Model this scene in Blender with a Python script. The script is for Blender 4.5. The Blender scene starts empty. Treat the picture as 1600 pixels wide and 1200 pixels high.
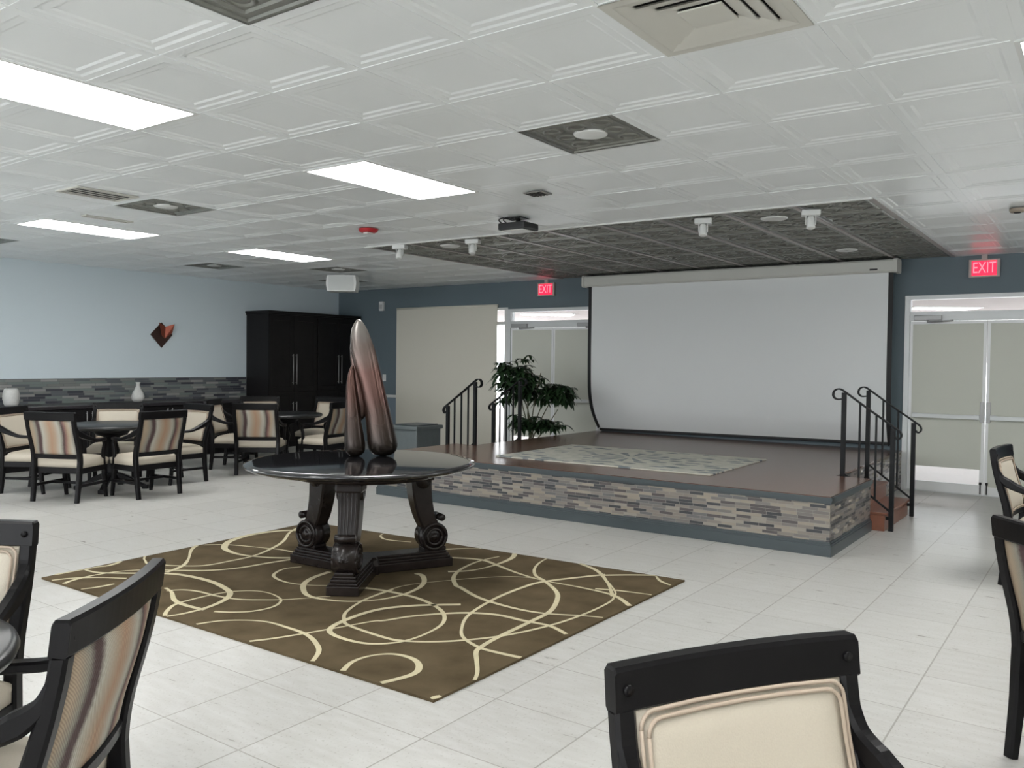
import bpy, bmesh, math, random
from math import pi, sin, cos, radians
from mathutils import Vector, Matrix
random.seed(7)
SC = bpy.context.scene
COL = SC.collection
CEIL = 2.817
TILE = 0.6096

# ------------------------------------------------------------------ materials
def new_mat(name):
    m = bpy.data.materials.new(name); m.use_nodes = True
    return m, m.node_tree, m.node_tree.nodes['Principled BSDF']

def mat(name, col, rough=0.5, metal=0.0, noise=0.0, nscale=20.0, bump=0.0, bscale=60.0, spec=0.5, coat=0.0):
    m, nt, b = new_mat(name)
    b.inputs['Base Color'].default_value = (*col, 1)
    b.inputs['Roughness'].default_value = rough
    b.inputs['Metallic'].default_value = metal
    b.inputs['Specular IOR Level'].default_value = spec
    b.inputs['Coat Weight'].default_value = coat
    tc = nt.nodes.new('ShaderNodeTexCoord')
    if noise > 0:
        n = nt.nodes.new('ShaderNodeTexNoise'); n.inputs['Scale'].default_value = nscale
        n.inputs['Detail'].default_value = 4
        nt.links.new(tc.outputs['Object'], n.inputs['Vector'])
        mx = nt.nodes.new('ShaderNodeMixRGB'); mx.blend_type = 'MIX'
        mx.inputs[1].default_value = (*[c*(1-noise) for c in col], 1)
        mx.inputs[2].default_value = (*[min(1, c*(1+noise)) for c in col], 1)
        nt.links.new(n.outputs['Fac'], mx.inputs[0])
        nt.links.new(mx.outputs[0], b.inputs['Base Color'])
    if bump > 0:
        n2 = nt.nodes.new('ShaderNodeTexNoise'); n2.inputs['Scale'].default_value = bscale
        nt.links.new(tc.outputs['Object'], n2.inputs['Vector'])
        bp = nt.nodes.new('ShaderNodeBump'); bp.inputs['Strength'].default_value = bump
        bp.inputs['Distance'].default_value = 0.01
        nt.links.new(n2.outputs['Fac'], bp.inputs['Height'])
        nt.links.new(bp.outputs[0], b.inputs['Normal'])
    return m

def emit(name, col, strength):
    m, nt, b = new_mat(name)
    b.inputs['Base Color'].default_value = (*col, 1)
    b.inputs['Emission Color'].default_value = (*col, 1)
    b.inputs['Emission Strength'].default_value = strength
    return m

def math_node(nt, op, a, b=None, c=None):
    n = nt.nodes.new('ShaderNodeMath'); n.operation = op
    for i, v in enumerate((a, b, c)):
        if v is None: continue
        if isinstance(v, (int, float)): n.inputs[i].default_value = v
        else: nt.links.new(v, n.inputs[i])
    return n.outputs[0]

def ramp(nt, fac, stops, const=False):
    r = nt.nodes.new('ShaderNodeValToRGB')
    if const: r.color_ramp.interpolation = 'CONSTANT'
    els = r.color_ramp.elements
    while len(els) < len(stops): els.new(0.5)
    for e, (p, c) in zip(els, stops):
        e.position = p; e.color = (*c, 1)
    nt.links.new(fac, r.inputs[0])
    return r.outputs[0]

def mosaic(name, axis, row_h, length, stops, grout):
    """thin stacked glass-and-stone strips; axis = horizontal axis of the face"""
    m, nt, b = new_mat(name)
    tc = nt.nodes.new('ShaderNodeTexCoord')
    sp = nt.nodes.new('ShaderNodeSeparateXYZ'); nt.links.new(tc.outputs['Object'], sp.inputs[0])
    u = sp.outputs[axis]; v = sp.outputs['Z']
    vr = math_node(nt, 'DIVIDE', v, row_h)
    row = math_node(nt, 'FLOOR', vr)
    wn = nt.nodes.new('ShaderNodeTexWhiteNoise'); wn.noise_dimensions = '1D'
    nt.links.new(row, wn.inputs['W'])
    ur = math_node(nt, 'ADD', math_node(nt, 'DIVIDE', u, length), math_node(nt, 'MULTIPLY', wn.outputs['Value'], 7.3))
    bi = math_node(nt, 'FLOOR', ur)
    wn2 = nt.nodes.new('ShaderNodeTexWhiteNoise'); wn2.noise_dimensions = '2D'
    cb = nt.nodes.new('ShaderNodeCombineXYZ'); nt.links.new(bi, cb.inputs[0]); nt.links.new(row, cb.inputs[1])
    nt.links.new(cb.outputs[0], wn2.inputs['Vector'])
    colr = ramp(nt, wn2.outputs['Value'], stops, True)
    fu = math_node(nt, 'FRACT', ur); fv = math_node(nt, 'FRACT', vr)
    g = math_node(nt, 'MAXIMUM', math_node(nt, 'LESS_THAN', fu, 0.02), math_node(nt, 'LESS_THAN', fv, 0.09))
    mx = nt.nodes.new('ShaderNodeMixRGB'); nt.links.new(g, mx.inputs[0]); nt.links.new(colr, mx.inputs[1])
    mx.inputs[2].default_value = (*grout, 1)
    nt.links.new(mx.outputs[0], b.inputs['Base Color'])
    rr = math_node(nt, 'MULTIPLY_ADD', wn2.outputs['Value'], 0.35, 0.22)
    nt.links.new(rr, b.inputs['Roughness'])
    bp = nt.nodes.new('ShaderNodeBump'); bp.inputs['Strength'].default_value = 0.4; bp.inputs['Distance'].default_value = 0.002
    inv = math_node(nt, 'SUBTRACT', 1.0, g); nt.links.new(inv, bp.inputs['Height']); nt.links.new(bp.outputs[0], b.inputs['Normal'])
    return m

def floor_material():
    m, nt, b = new_mat('travertine_tile')
    tc = nt.nodes.new('ShaderNodeTexCoord')
    sp = nt.nodes.new('ShaderNodeSeparateXYZ'); nt.links.new(tc.outputs['Object'], sp.inputs[0])
    s = 0.4977
    ux = math_node(nt, 'DIVIDE', math_node(nt, 'ADD', sp.outputs['X'], 1.018 + 40*s), s)
    uy = math_node(nt, 'DIVIDE', math_node(nt, 'ADD', sp.outputs['Y'], 0.215 + 40*s), s)
    fx = math_node(nt, 'FRACT', ux); fy = math_node(nt, 'FRACT', uy)
    def near(f, lw): return math_node(nt, 'MAXIMUM', math_node(nt, 'LESS_THAN', f, lw), math_node(nt, 'GREATER_THAN', f, 1-lw))
    g = math_node(nt, 'MAXIMUM', near(fx, .0074), near(fy, .0055))
    cb = nt.nodes.new('ShaderNodeCombineXYZ')
    nt.links.new(math_node(nt, 'FLOOR', ux), cb.inputs[0]); nt.links.new(math_node(nt, 'FLOOR', uy), cb.inputs[1])
    wn = nt.nodes.new('ShaderNodeTexWhiteNoise'); wn.noise_dimensions = '2D'; nt.links.new(cb.outputs[0], wn.inputs['Vector'])
    # streaky veins: noise stretched along x, shifted per tile
    mp = nt.nodes.new('ShaderNodeMapping'); mp.inputs['Scale'].default_value = (2.2, 9, 1)
    nt.links.new(tc.outputs['Object'], mp.inputs[0])
    n1 = nt.nodes.new('ShaderNodeTexNoise'); n1.inputs['Scale'].default_value = 2.5; n1.inputs['Detail'].default_value = 6
    nt.links.new(mp.outputs[0], n1.inputs['Vector'])
    n2 = nt.nodes.new('ShaderNodeTexNoise'); n2.inputs['Scale'].default_value = 70; n2.inputs['Detail'].default_value = 3
    nt.links.new(tc.outputs['Object'], n2.inputs['Vector'])
    c1 = ramp(nt, n1.outputs['Fac'], [(0.3, (0.455, 0.445, 0.42)), (0.7, (0.53, 0.525, 0.505))])
    pits = ramp(nt, n2.outputs['Fac'], [(0.30, (0.78, 0.77, 0.74)), (0.40, (1, 1, 1))])
    mm = nt.nodes.new('ShaderNodeMixRGB'); mm.blend_type = 'MULTIPLY'; mm.inputs[0].default_value = 1
    nt.links.new(c1, mm.inputs[1]); nt.links.new(pits, mm.inputs[2])
    tv = math_node(nt, 'MULTIPLY_ADD', wn.outputs['Value'], 0.07, 0.95)
    mv = nt.nodes.new('ShaderNodeMixRGB'); mv.blend_type = 'MULTIPLY'; mv.inputs[0].default_value = 1
    cv = nt.nodes.new('ShaderNodeCombineXYZ')
    for i in range(3): nt.links.new(tv, cv.inputs[i])
    nt.links.new(mm.outputs[0], mv.inputs[1]); nt.links.new(cv.outputs[0], mv.inputs[2])
    mx = nt.nodes.new('ShaderNodeMixRGB'); nt.links.new(g, mx.inputs[0]); nt.links.new(mv.outputs[0], mx.inputs[1])
    mx.inputs[2].default_value = (0.29, 0.275, 0.25, 1)
    nt.links.new(mx.outputs[0], b.inputs['Base Color'])
    rr = math_node(nt, 'MULTIPLY_ADD', n1.outputs['Fac'], 0.25, 0.20)
    nt.links.new(rr, b.inputs['Roughness'])
    bp = nt.nodes.new('ShaderNodeBump'); bp.inputs['Strength'].default_value = 0.25; bp.inputs['Distance'].default_value = 0.003
    hh = math_node(nt, 'SUBTRACT', n2.outputs['Fac'], math_node(nt, 'MULTIPLY', g, 0.6))
    nt.links.new(hh, bp.inputs['Height']); nt.links.new(bp.outputs[0], b.inputs['Normal'])
    return m

def stripe_material():
    """woven fabric with wide wavy stripes across the chair back"""
    m, nt, b = new_mat('striped_fabric')
    tc = nt.nodes.new('ShaderNodeTexCoord')
    sp = nt.nodes.new('ShaderNodeSeparateXYZ'); nt.links.new(tc.outputs['Object'], sp.inputs[0])
    wob = math_node(nt, 'MULTIPLY', math_node(nt, 'SINE', math_node(nt, 'MULTIPLY', sp.outputs['Z'], 15.0)), 0.014)
    x = math_node(nt, 'ADD', sp.outputs['X'], wob)
    n = nt.nodes.new('ShaderNodeTexNoise'); n.inputs['Scale'].default_value = 90; nt.links.new(tc.outputs['Object'], n.inputs['Vector'])
    x = math_node(nt, 'ADD', x, math_node(nt, 'MULTIPLY_ADD', n.outputs['Fac'], 0.02, -0.01))
    f = math_node(nt, 'MULTIPLY_ADD', x, 2.0, 0.5)
    tan = (0.35, 0.27, 0.19); pale = (0.42, 0.40, 0.345); org = (0.37, 0.23, 0.15); dk = (0.065, 0.035, 0.034); gr = (0.24, 0.23, 0.19)
    c = ramp(nt, f, [(0.06, tan), (0.15, gr), (0.20, dk), (0.25, dk), (0.30, pale), (0.42, (0.38, 0.30, 0.22)), (0.50, org), (0.58, (0.38, 0.28, 0.20)), (0.68, pale), (0.73, gr), (0.77, dk), (0.82, (0.22, 0.12, 0.10)), (0.87, tan), (0.96, pale)])
    w1 = nt.nodes.new('ShaderNodeTexWave'); w1.inputs['Scale'].default_value = 95; w1.bands_direction = 'DIAGONAL'
    nt.links.new(tc.outputs['Object'], w1.inputs['Vector'])
    dr = ramp(nt, w1.outputs['Fac'], [(0.2, (0.74, 0.72, 0.70)), (0.8, (1, 1, 1))])
    mm = nt.nodes.new('ShaderNodeMixRGB'); mm.blend_type = 'MULTIPLY'; mm.inputs[0].default_value = 1
    nt.links.new(c, mm.inputs[1]); nt.links.new(dr, mm.inputs[2]); nt.links.new(mm.outputs[0], b.inputs['Base Color'])
    b.inputs['Roughness'].default_value = 0.75
    bp = nt.nodes.new('ShaderNodeBump'); bp.inputs['Strength'].default_value = 0.3; bp.inputs['Distance'].default_value = 0.002
    nt.links.new(w1.outputs['Fac'], bp.inputs['Height']); nt.links.new(bp.outputs[0], b.inputs['Normal'])
    return m

def stage_wood():
    m, nt, b = new_mat('stage_wood')
    tc = nt.nodes.new('ShaderNodeTexCoord')
    sp = nt.nodes.new('ShaderNodeSeparateXYZ'); nt.links.new(tc.outputs['Object'], sp.inputs[0])
    row = math_node(nt, 'FLOOR', math_node(nt, 'DIVIDE', sp.outputs['Y'], 0.12))
    wn = nt.nodes.new('ShaderNodeTexWhiteNoise'); wn.noise_dimensions = '1D'; nt.links.new(row, wn.inputs['W'])
    mp = nt.nodes.new('ShaderNodeMapping'); mp.inputs['Scale'].default_value = (1.2, 22, 1); nt.links.new(tc.outputs['Object'], mp.inputs[0])
    n = nt.nodes.new('ShaderNodeTexNoise'); n.inputs['Scale'].default_value = 3; n.inputs['Detail'].default_value = 5; nt.links.new(mp.outputs[0], n.inputs['Vector'])
    f = math_node(nt, 'ADD', math_node(nt, 'MULTIPLY', wn.outputs['Value'], 0.4), math_node(nt, 'MULTIPLY', n.outputs['Fac'], 0.6))
    c = ramp(nt, f, [(0.2, (0.085, 0.042, 0.028)), (0.8, (0.17, 0.085, 0.058))])
    nt.links.new(c, b.inputs['Base Color']); b.inputs['Roughness'].default_value = 0.24
    return m

def mat_pattern():
    """cream mat with blue-grey leaf strokes fanning out of a flower"""
    m, nt, b = new_mat('leaf_mat')
    tc = nt.nodes.new('ShaderNodeTexCoord')
    sp = nt.nodes.new('ShaderNodeSeparateXYZ'); nt.links.new(tc.outputs['Object'], sp.inputs[0])
    x, y = sp.outputs['X'], sp.outputs['Y']
    ang = math_node(nt, 'ARCTAN2', y, x); rad = math_node(nt, 'SQRT', math_node(nt, 'ADD', math_node(nt, 'MULTIPLY', x, x), math_node(nt, 'MULTIPLY', y, y)))
    pet = math_node(nt, 'SINE', math_node(nt, 'MULTIPLY', ang, 12.0))
    pet = math_node(nt, 'MULTIPLY', pet, math_node(nt, 'LESS_THAN', rad, 0.42))
    pet = math_node(nt, 'MULTIPLY', pet, math_node(nt, 'GREATER_THAN', rad, 0.08))
    mp = nt.nodes.new('ShaderNodeMapping'); mp.inputs['Scale'].default_value = (3.4, 7.0, 1); nt.links.new(tc.outputs['Object'], mp.inputs[0])
    v = nt.nodes.new('ShaderNodeTexVoronoi'); v.inputs['Scale'].default_value = 1.25; nt.links.new(mp.outputs[0], v.inputs['Vector'])
    sp2 = math_node(nt, 'MULTIPLY', math_node(nt, 'LESS_THAN', v.outputs['Distance'], 0.36), math_node(nt, 'GREATER_THAN', rad, 0.42))
    k = math_node(nt, 'MAXIMUM', math_node(nt, 'GREATER_THAN', pet, 0.25), sp2)
    n = nt.nodes.new('ShaderNodeTexNoise'); n.inputs['Scale'].default_value = 9; nt.links.new(tc.outputs['Object'], n.inputs['Vector'])
    dark = ramp(nt, n.outputs['Fac'], [(0.35, (0.15, 0.18, 0.20)), (0.65, (0.36, 0.38, 0.37))])
    lite = ramp(nt, n.outputs['Fac'], [(0.35, (0.50, 0.50, 0.44)), (0.65, (0.60, 0.59, 0.52))])
    mx = nt.nodes.new('ShaderNodeMixRGB'); nt.links.new(k, mx.inputs[0]); nt.links.new(lite, mx.inputs[1]); nt.links.new(dark, mx.inputs[2])
    nt.links.new(mx.outputs[0], b.inputs['Base Color']); b.inputs['Roughness'].default_value = 0.9
    return m

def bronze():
    """polished pewter streaks over a red-brown patina, darker towards the foot"""
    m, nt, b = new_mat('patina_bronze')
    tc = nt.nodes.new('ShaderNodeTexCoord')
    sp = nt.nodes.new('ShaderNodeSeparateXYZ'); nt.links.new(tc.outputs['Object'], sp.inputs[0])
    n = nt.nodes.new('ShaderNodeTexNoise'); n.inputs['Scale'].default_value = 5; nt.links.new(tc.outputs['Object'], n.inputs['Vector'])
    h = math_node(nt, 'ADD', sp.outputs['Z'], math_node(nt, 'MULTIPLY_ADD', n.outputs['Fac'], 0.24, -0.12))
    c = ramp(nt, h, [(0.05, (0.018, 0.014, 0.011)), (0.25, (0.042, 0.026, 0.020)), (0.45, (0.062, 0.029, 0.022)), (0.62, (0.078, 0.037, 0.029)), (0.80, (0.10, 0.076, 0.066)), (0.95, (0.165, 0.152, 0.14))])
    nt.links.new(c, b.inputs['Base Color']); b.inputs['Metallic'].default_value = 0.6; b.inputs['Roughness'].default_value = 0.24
    return m

def rug_material():
    m, nt, b = new_mat('olive_brown_pile')
    tc = nt.nodes.new('ShaderNodeTexCoord')
    n = nt.nodes.new('ShaderNodeTexNoise'); n.inputs['Scale'].default_value = 4; n.inputs['Detail'].default_value = 6; nt.links.new(tc.outputs['Object'], n.inputs['Vector'])
    c = ramp(nt, n.outputs['Fac'], [(0.3, (0.068, 0.050, 0.027)), (0.7, (0.112, 0.085, 0.050))])
    nt.links.new(c, b.inputs['Base Color']); b.inputs['Roughness'].default_value = 1.0; b.inputs['Specular IOR Level'].default_value = 0.1
    n2 = nt.nodes.new('ShaderNodeTexNoise'); n2.inputs['Scale'].default_value = 350; nt.links.new(tc.outputs['Object'], n2.inputs['Vector'])
    bp = nt.nodes.new('ShaderNodeBump'); bp.inputs['Strength'].default_value = 0.5; bp.inputs['Distance'].default_value = 0.004
    nt.links.new(n2.outputs['Fac'], bp.inputs['Height']); nt.links.new(bp.outputs[0], b.inputs['Normal'])
    return m

M = {}
M['floor'] = floor_material()
M['wall_blue'] = mat('pale_blue_paint', (0.62, 0.70, 0.745), 0.7, bump=0.05, bscale=200)
M['wall_slate'] = mat('slate_blue_paint', (0.125, 0.165, 0.19), 0.65, bump=0.05, bscale=200)
M['wall_lower'] = mat('blue_wainscot_paint', (0.19, 0.24, 0.29), 0.6)
M['wall_cream'] = mat('cream_paint', (0.62, 0.62, 0.57), 0.75)
M['ceiling'] = mat('white_ceiling_tile', (0.79, 0.815, 0.825), 0.34, bump=0.16, bscale=5.0)
M['ceil_bar'] = mat('white_grid_bar', (0.62, 0.62, 0.60), 0.5)
M['tin'] = mat('dark_pewter_tin', (0.26, 0.265, 0.245), 0.38, metal=0.7, noise=0.15, nscale=14)
M['tin_bar'] = mat('brushed_grid_bar', (0.42, 0.39, 0.38), 0.42, metal=0.5)
M['white'] = mat('white_plastic', (0.72, 0.73, 0.72), 0.4)
M['trimwhite'] = mat('white_trim_paint', (0.68, 0.69, 0.68), 0.4)
M['alu'] = mat('silver_aluminium', (0.66, 0.68, 0.685), 0.4, metal=0.1)
M['door_white'] = mat('white_door_stile', (0.84, 0.85, 0.855), 0.4)
M['steel'] = mat('brushed_steel', (0.40, 0.40, 0.40), 0.5, metal=0.6)
M['shade'] = mat('beige_shade_cloth', (0.68, 0.655, 0.575), 0.85, noise=0.05, nscale=300)
M['shade_door'] = mat('beige_door_shade_cloth', (0.62, 0.63, 0.565), 0.85, noise=0.05, nscale=300)
M['slate_trim'] = mat('slate_trim_paint', (0.047, 0.061, 0.068), 0.35)
M['mosaic'] = mosaic('grey_strip_mosaic', 'X', 0.0252, 0.128, [(0, (0.29, 0.255, 0.21)), (0.16, (0.155, 0.14, 0.13)), (0.34, (0.20, 0.175, 0.15)), (0.47, (0.075, 0.065, 0.064)), (0.62, (0.125, 0.12, 0.12)), (0.74, (0.040, 0.041, 0.046)), (0.93, (0.26, 0.235, 0.20))], (0.26, 0.245, 0.22))
M['mosaic_side'] = mosaic('grey_strip_mosaic_side', 'Y', 0.0252, 0.128, [(0, (0.29, 0.255, 0.21)), (0.16, (0.155, 0.14, 0.13)), (0.34, (0.20, 0.175, 0.15)), (0.47, (0.075, 0.065, 0.064)), (0.62, (0.125, 0.12, 0.12)), (0.74, (0.040, 0.041, 0.046)), (0.93, (0.26, 0.235, 0.20))], (0.26, 0.245, 0.22))
M['mosaic_wall'] = mosaic('dark_strip_mosaic', 'Y', 0.034, 0.23, [(0, (0.20, 0.21, 0.20)), (0.2, (0.10, 0.11, 0.12)), (0.4, (0.26, 0.26, 0.25)), (0.55, (0.055, 0.058, 0.07)), (0.7, (0.15, 0.18, 0.17)), (0.85, (0.035, 0.037, 0.05))], (0.14, 0.14, 0.14))
M['stage_wood'] = stage_wood()
M['step_wood'] = mat('red_brown_step_wood', (0.20, 0.075, 0.042), 0.35, noise=0.3, nscale=12)
M['black_wood'] = mat('near_black_stained_wood', (0.0075, 0.007, 0.0075), 0.28, noise=0.3, nscale=8, spec=0.13)
M['cab_wood'] = mat('espresso_cabinet_wood', (0.0085, 0.0075, 0.008), 0.45, noise=0.35, nscale=6, spec=0.22)
M['counter'] = mat('dark_stone_worktop', (0.022, 0.019, 0.022), 0.3, noise=0.4, nscale=60)
M['cream_cloth'] = mat('cream_upholstery', (0.49, 0.44, 0.36), 0.55, noise=0.06, nscale=220, bump=0.12, bscale=260)
M['piping'] = mat('taupe_piping', (0.40, 0.32, 0.25), 0.6)
M['stripe'] = stripe_material()
M['table_black'] = mat('polished_black_table', (0.011, 0.011, 0.013), 0.07, coat=0.6)
M['dining_black'] = mat('satin_black_table', (0.013, 0.014, 0.015), 0.3)
M['leg_black'] = mat('dark_carved_wood', (0.016, 0.012, 0.011), 0.24, noise=0.45, nscale=16, spec=0.3)
M['bronze'] = bronze()
M['rug'] = rug_material()
M['rug_line'] = mat('cream_rug_line', (0.50, 0.44, 0.29), 0.95, noise=0.25, nscale=9)
M['stage_mat'] = mat_pattern()
M['iron'] = mat('black_iron', (0.010, 0.011, 0.012), 0.45, spec=0.18)
M['screen'] = mat('white_screen_cloth', (0.77, 0.79, 0.795), 0.85)
M['screen_black'] = mat('black_screen_border', (0.010, 0.010, 0.011), 0.6)
M['case'] = mat('ivory_screen_case', (0.60, 0.60, 0.56), 0.45)
M['leaf'] = mat('dark_green_leaf', (0.020, 0.048, 0.018), 0.4, noise=0.5, nscale=5)
M['stem'] = mat('green_brown_stem', (0.10, 0.10, 0.055), 0.7)
M['pot'] = mat('dark_clay_pot', (0.05, 0.04, 0.04), 0.6)
M['soil'] = mat('potting_soil', (0.02, 0.014, 0.01), 0.95)
M['grey_box'] = mat('slate_grey_box', (0.115, 0.135, 0.14), 0.5, noise=0.15, nscale=12)
M['vase_white'] = mat('matte_white_ceramic', (0.55, 0.55, 0.53), 0.45, noise=0.12, nscale=40)
M['red'] = mat('red_alarm_plastic', (0.42, 0.012, 0.02), 0.4)
M['black_plastic'] = mat('black_plastic', (0.012, 0.012, 0.013), 0.4)
M['copper'] = mat('red_copper_sheet', (0.30, 0.085, 0.055), 0.35, metal=0.7, noise=0.25, nscale=20)
M['brown_sheet'] = mat('dark_brown_sheet', (0.055, 0.028, 0.022), 0.45, metal=0.4)
M['beige_metal'] = mat('beige_enamel', (0.56, 0.55, 0.505), 0.5)
M['vent_dark'] = mat('vent_shade_and_dark_parts', (0.022, 0.02, 0.021), 0.8)  # near-black stands in for shade inside vents; also colours small dark fittings
M['light'] = emit('lit_diffuser', (1.0, 1.0, 0.985), 15.0)
M['lobby_light'] = emit('lit_lobby_diffuser', (1.0, 1.0, 1.0), 7.0)
M['exit_red'] = emit('lit_exit_red', (1.0, 0.02, 0.07), 0.95)
M['exit_letter'] = emit('lit_exit_letter', (1.0, 0.22, 0.28), 1.0)
M['exit_box'] = mat('exit_housing', (0.45, 0.40, 0.38), 0.5)
M['lobby'] = mat('pale_lobby_paint', (0.24, 0.205, 0.195), 0.8)
def glass():
    m, nt, b = new_mat('clear_glass')
    tr = nt.nodes.new('ShaderNodeBsdfTransparent'); gl = nt.nodes.new('ShaderNodeBsdfGlossy'); gl.inputs['Roughness'].default_value = 0.02
    fr = nt.nodes.new('ShaderNodeFresnel'); fr.inputs['IOR'].default_value = 1.45
    mx = nt.nodes.new('ShaderNodeMixShader')
    nt.links.new(fr.outputs[0], mx.inputs[0]); nt.links.new(tr.outputs[0], mx.inputs[1]); nt.links.new(gl.outputs[0], mx.inputs[2])
    nt.links.new(mx.outputs[0], nt.nodes['Material Output'].inputs['Surface'])
    return m
M['glass'] = glass()

# ------------------------------------------------------------------ geometry helpers
class MB:
    """collects shapes for ONE mesh object"""
    def __init__(self): self.v = []; self.f = []; self.mi = []; self.sm = []
    def add(self, verts, faces, mi=0, smooth=False, mtx=None):
        o = len(self.v)
        for p in verts:
            p = Vector(p); self.v.append(mtx @ p if mtx is not None else p)
        for fa in faces:
            self.f.append([o+i for i in fa]); self.mi.append(mi); self.sm.append(smooth)
        return self
    def box(self, x0, x1, y0, y1, z0, z1, mi=0, bev=0.0, mtx=None, smooth=False):
        x0, x1 = min(x0, x1), max(x0, x1); y0, y1 = min(y0, y1), max(y0, y1); z0, z1 = min(z0, z1), max(z0, z1)
        if bev <= 0:
            v = [(x0,y0,z0),(x1,y0,z0),(x1,y1,z0),(x0,y1,z0),(x0,y0,z1),(x1,y0,z1),(x1,y1,z1),(x0,y1,z1)]
            f = [(0,3,2,1),(4,5,6,7),(0,1,5,4),(1,2,6,5),(2,3,7,6),(3,0,4,7)]
            return self.add(v, f, mi, smooth, mtx)
        bm = bmesh.new()
        bmesh.ops.create_cube(bm, size=1)
        for p in bm.verts: p.co = Vector(((x0+x1)/2+p.co.x*(x1-x0), (y0+y1)/2+p.co.y*(y1-y0), (z0+z1)/2+p.co.z*(z1-z0)))
        bev = min(bev, 0.49*min(x1-x0, y1-y0, z1-z0))
        bmesh.ops.bevel(bm, geom=bm.edges[:], offset=bev, segments=2, profile=0.6, affect='EDGES')
        return self.bm(bm, mi, mtx, smooth)
    def bm(self, bm, mi=0, mtx=None, smooth=False):
        bm.verts.ensure_lookup_table(); bm.verts.index_update()
        self.add([p.co.copy() for p in bm.verts], [[q.index for q in fa.verts] for fa in bm.faces], mi, smooth, mtx)
        bm.free(); return self
    def loft(self, rings, mi=0, closed=True, cap=True, smooth=True, mtx=None):
        n = len(rings[0]); v = [p for r in rings for p in r]; f = []
        for i in range(len(rings)-1):
            for j in range(n if closed else n-1):
                k = (j+1) % n
                f.append((i*n+j, i*n+k, (i+1)*n+k, (i+1)*n+j))
        if cap and closed:
            f.append(tuple(range(n-1, -1, -1))); f.append(tuple(range((len(rings)-1)*n, len(rings)*n)))
        return self.add(v, f, mi, smooth, mtx)
    def lathe(self, prof, seg=32, mi=0, c=(0,0,0), smooth=True, cap=True, mtx=None):
        rings = [[(c[0]+r*cos(2*pi*k/seg), c[1]+r*sin(2*pi*k/seg), c[2]+z) for k in range(seg)] for r, z in prof]
        return self.loft(rings, mi, True, cap, smooth, mtx)
    def tube(self, pts, rad, seg=8, mi=0, flat=None, up=(0,0,1), mtx=None, smooth=True):
        """sweep an ellipse (rad, flat) along pts"""
        pts = [Vector(p) for p in pts]; rings = []
        for i, p in enumerate(pts):
            t = (pts[min(i+1, len(pts)-1)]-pts[max(i-1, 0)]).normalized()
            u = Vector(up); s = t.cross(u)
            if s.length < 1e-4: s = t.cross(Vector((1,0,0)))
            s.normalize(); u = s.cross(t).normalized()
            r = rad[i] if isinstance(rad, (list, tuple)) else rad
            q = (flat[i] if isinstance(flat, (list, tuple)) else flat) if flat is not None else r
            rings.append([p + s*r*cos(2*pi*k/seg) + u*q*sin(2*pi*k/seg) for k in range(seg)])
        return self.loft(rings, mi, True, True, smooth, mtx)
    def rect_sweep(self, pts, w, h, side, mi=0, mtx=None, bev=0.006):
        """sweep a bevelled rectangle: w along fixed vector 'side', h along the in-plane normal"""
        pts = [Vector(p) for p in pts]; S = Vector(side).normalized(); rings = []
        for i, p in enumerate(pts):
            t = (pts[min(i+1, len(pts)-1)]-pts[max(i-1, 0)]).normalized()
            u = S.cross(t).normalized()
            ww = (w[i] if isinstance(w, (list, tuple)) else w)/2; hh = (h[i] if isinstance(h, (list, tuple)) else h)/2
            b = min(bev, ww*0.45, hh*0.45)
            rings.append([p+S*a+u*c for a, c in ((-ww,-hh+b),(-ww,hh-b),(-ww+b,hh),(ww-b,hh),(ww,hh-b),(ww,-hh+b),(ww-b,-hh),(-ww+b,-hh))])
        return self.loft(rings, mi, True, True, False, mtx)
    def prism(self, poly, d0, d1, mi=0, axis='Y', mtx=None, smooth=False):
        """extrude polygon (a,b) along axis: Y -> (a, d, b); X -> (d, a, b); Z -> (a, b, d)"""
        def P(a, b, d): return {'Y': (a, d, b), 'X': (d, a, b), 'Z': (a, b, d)}[axis]
        n = len(poly); v = [P(a, b, d0) for a, b in poly]+[P(a, b, d1) for a, b in poly]
        f = [tuple(range(n)), tuple(range(2*n-1, n-1, -1))]+[(i, (i+1) % n, n+(i+1) % n, n+i)[::-1] for i in range(n)]
        return self.add(v, f, mi, smooth, mtx)
    def build(self, name, mats, parent=None, loc=None, fix=True):
        me = bpy.data.meshes.new(name)
        me.from_pydata([tuple(p) for p in self.v], [], self.f)
        for m in (mats if isinstance(mats, (list, tuple)) else [mats]): me.materials.append(m)
        for p, a, s in zip(me.polygons, self.mi, self.sm): p.material_index = a; p.use_smooth = s
        if fix:
            b = bmesh.new(); b.from_mesh(me); bmesh.ops.recalc_face_normals(b, faces=b.faces[:]); b.to_mesh(me); b.free()
        me.update()
        o = bpy.data.objects.new(name, me); COL.objects.link(o)
        if parent is not None: o.parent = parent
        if loc is not None: o.location = loc
        return o

def catmull(pts, n=6, closed=False):
    P = [Vector(p) for p in pts]; out = []; L = len(P)
    for i in range(L if closed else L-1):
        g = lambda k: P[k % L] if closed else P[max(0, min(L-1, k))]
        a, b, c, d = g(i-1), g(i), g(i+1), g(i+2)
        for k in range(n):
            t = k/n
            out.append(0.5*((2*b)+(c-a)*t+(2*a-5*b+4*c-d)*t*t+(3*b-a-3*c+d)*t**3))
    if not closed: out.append(P[-1])
    return out

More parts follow.
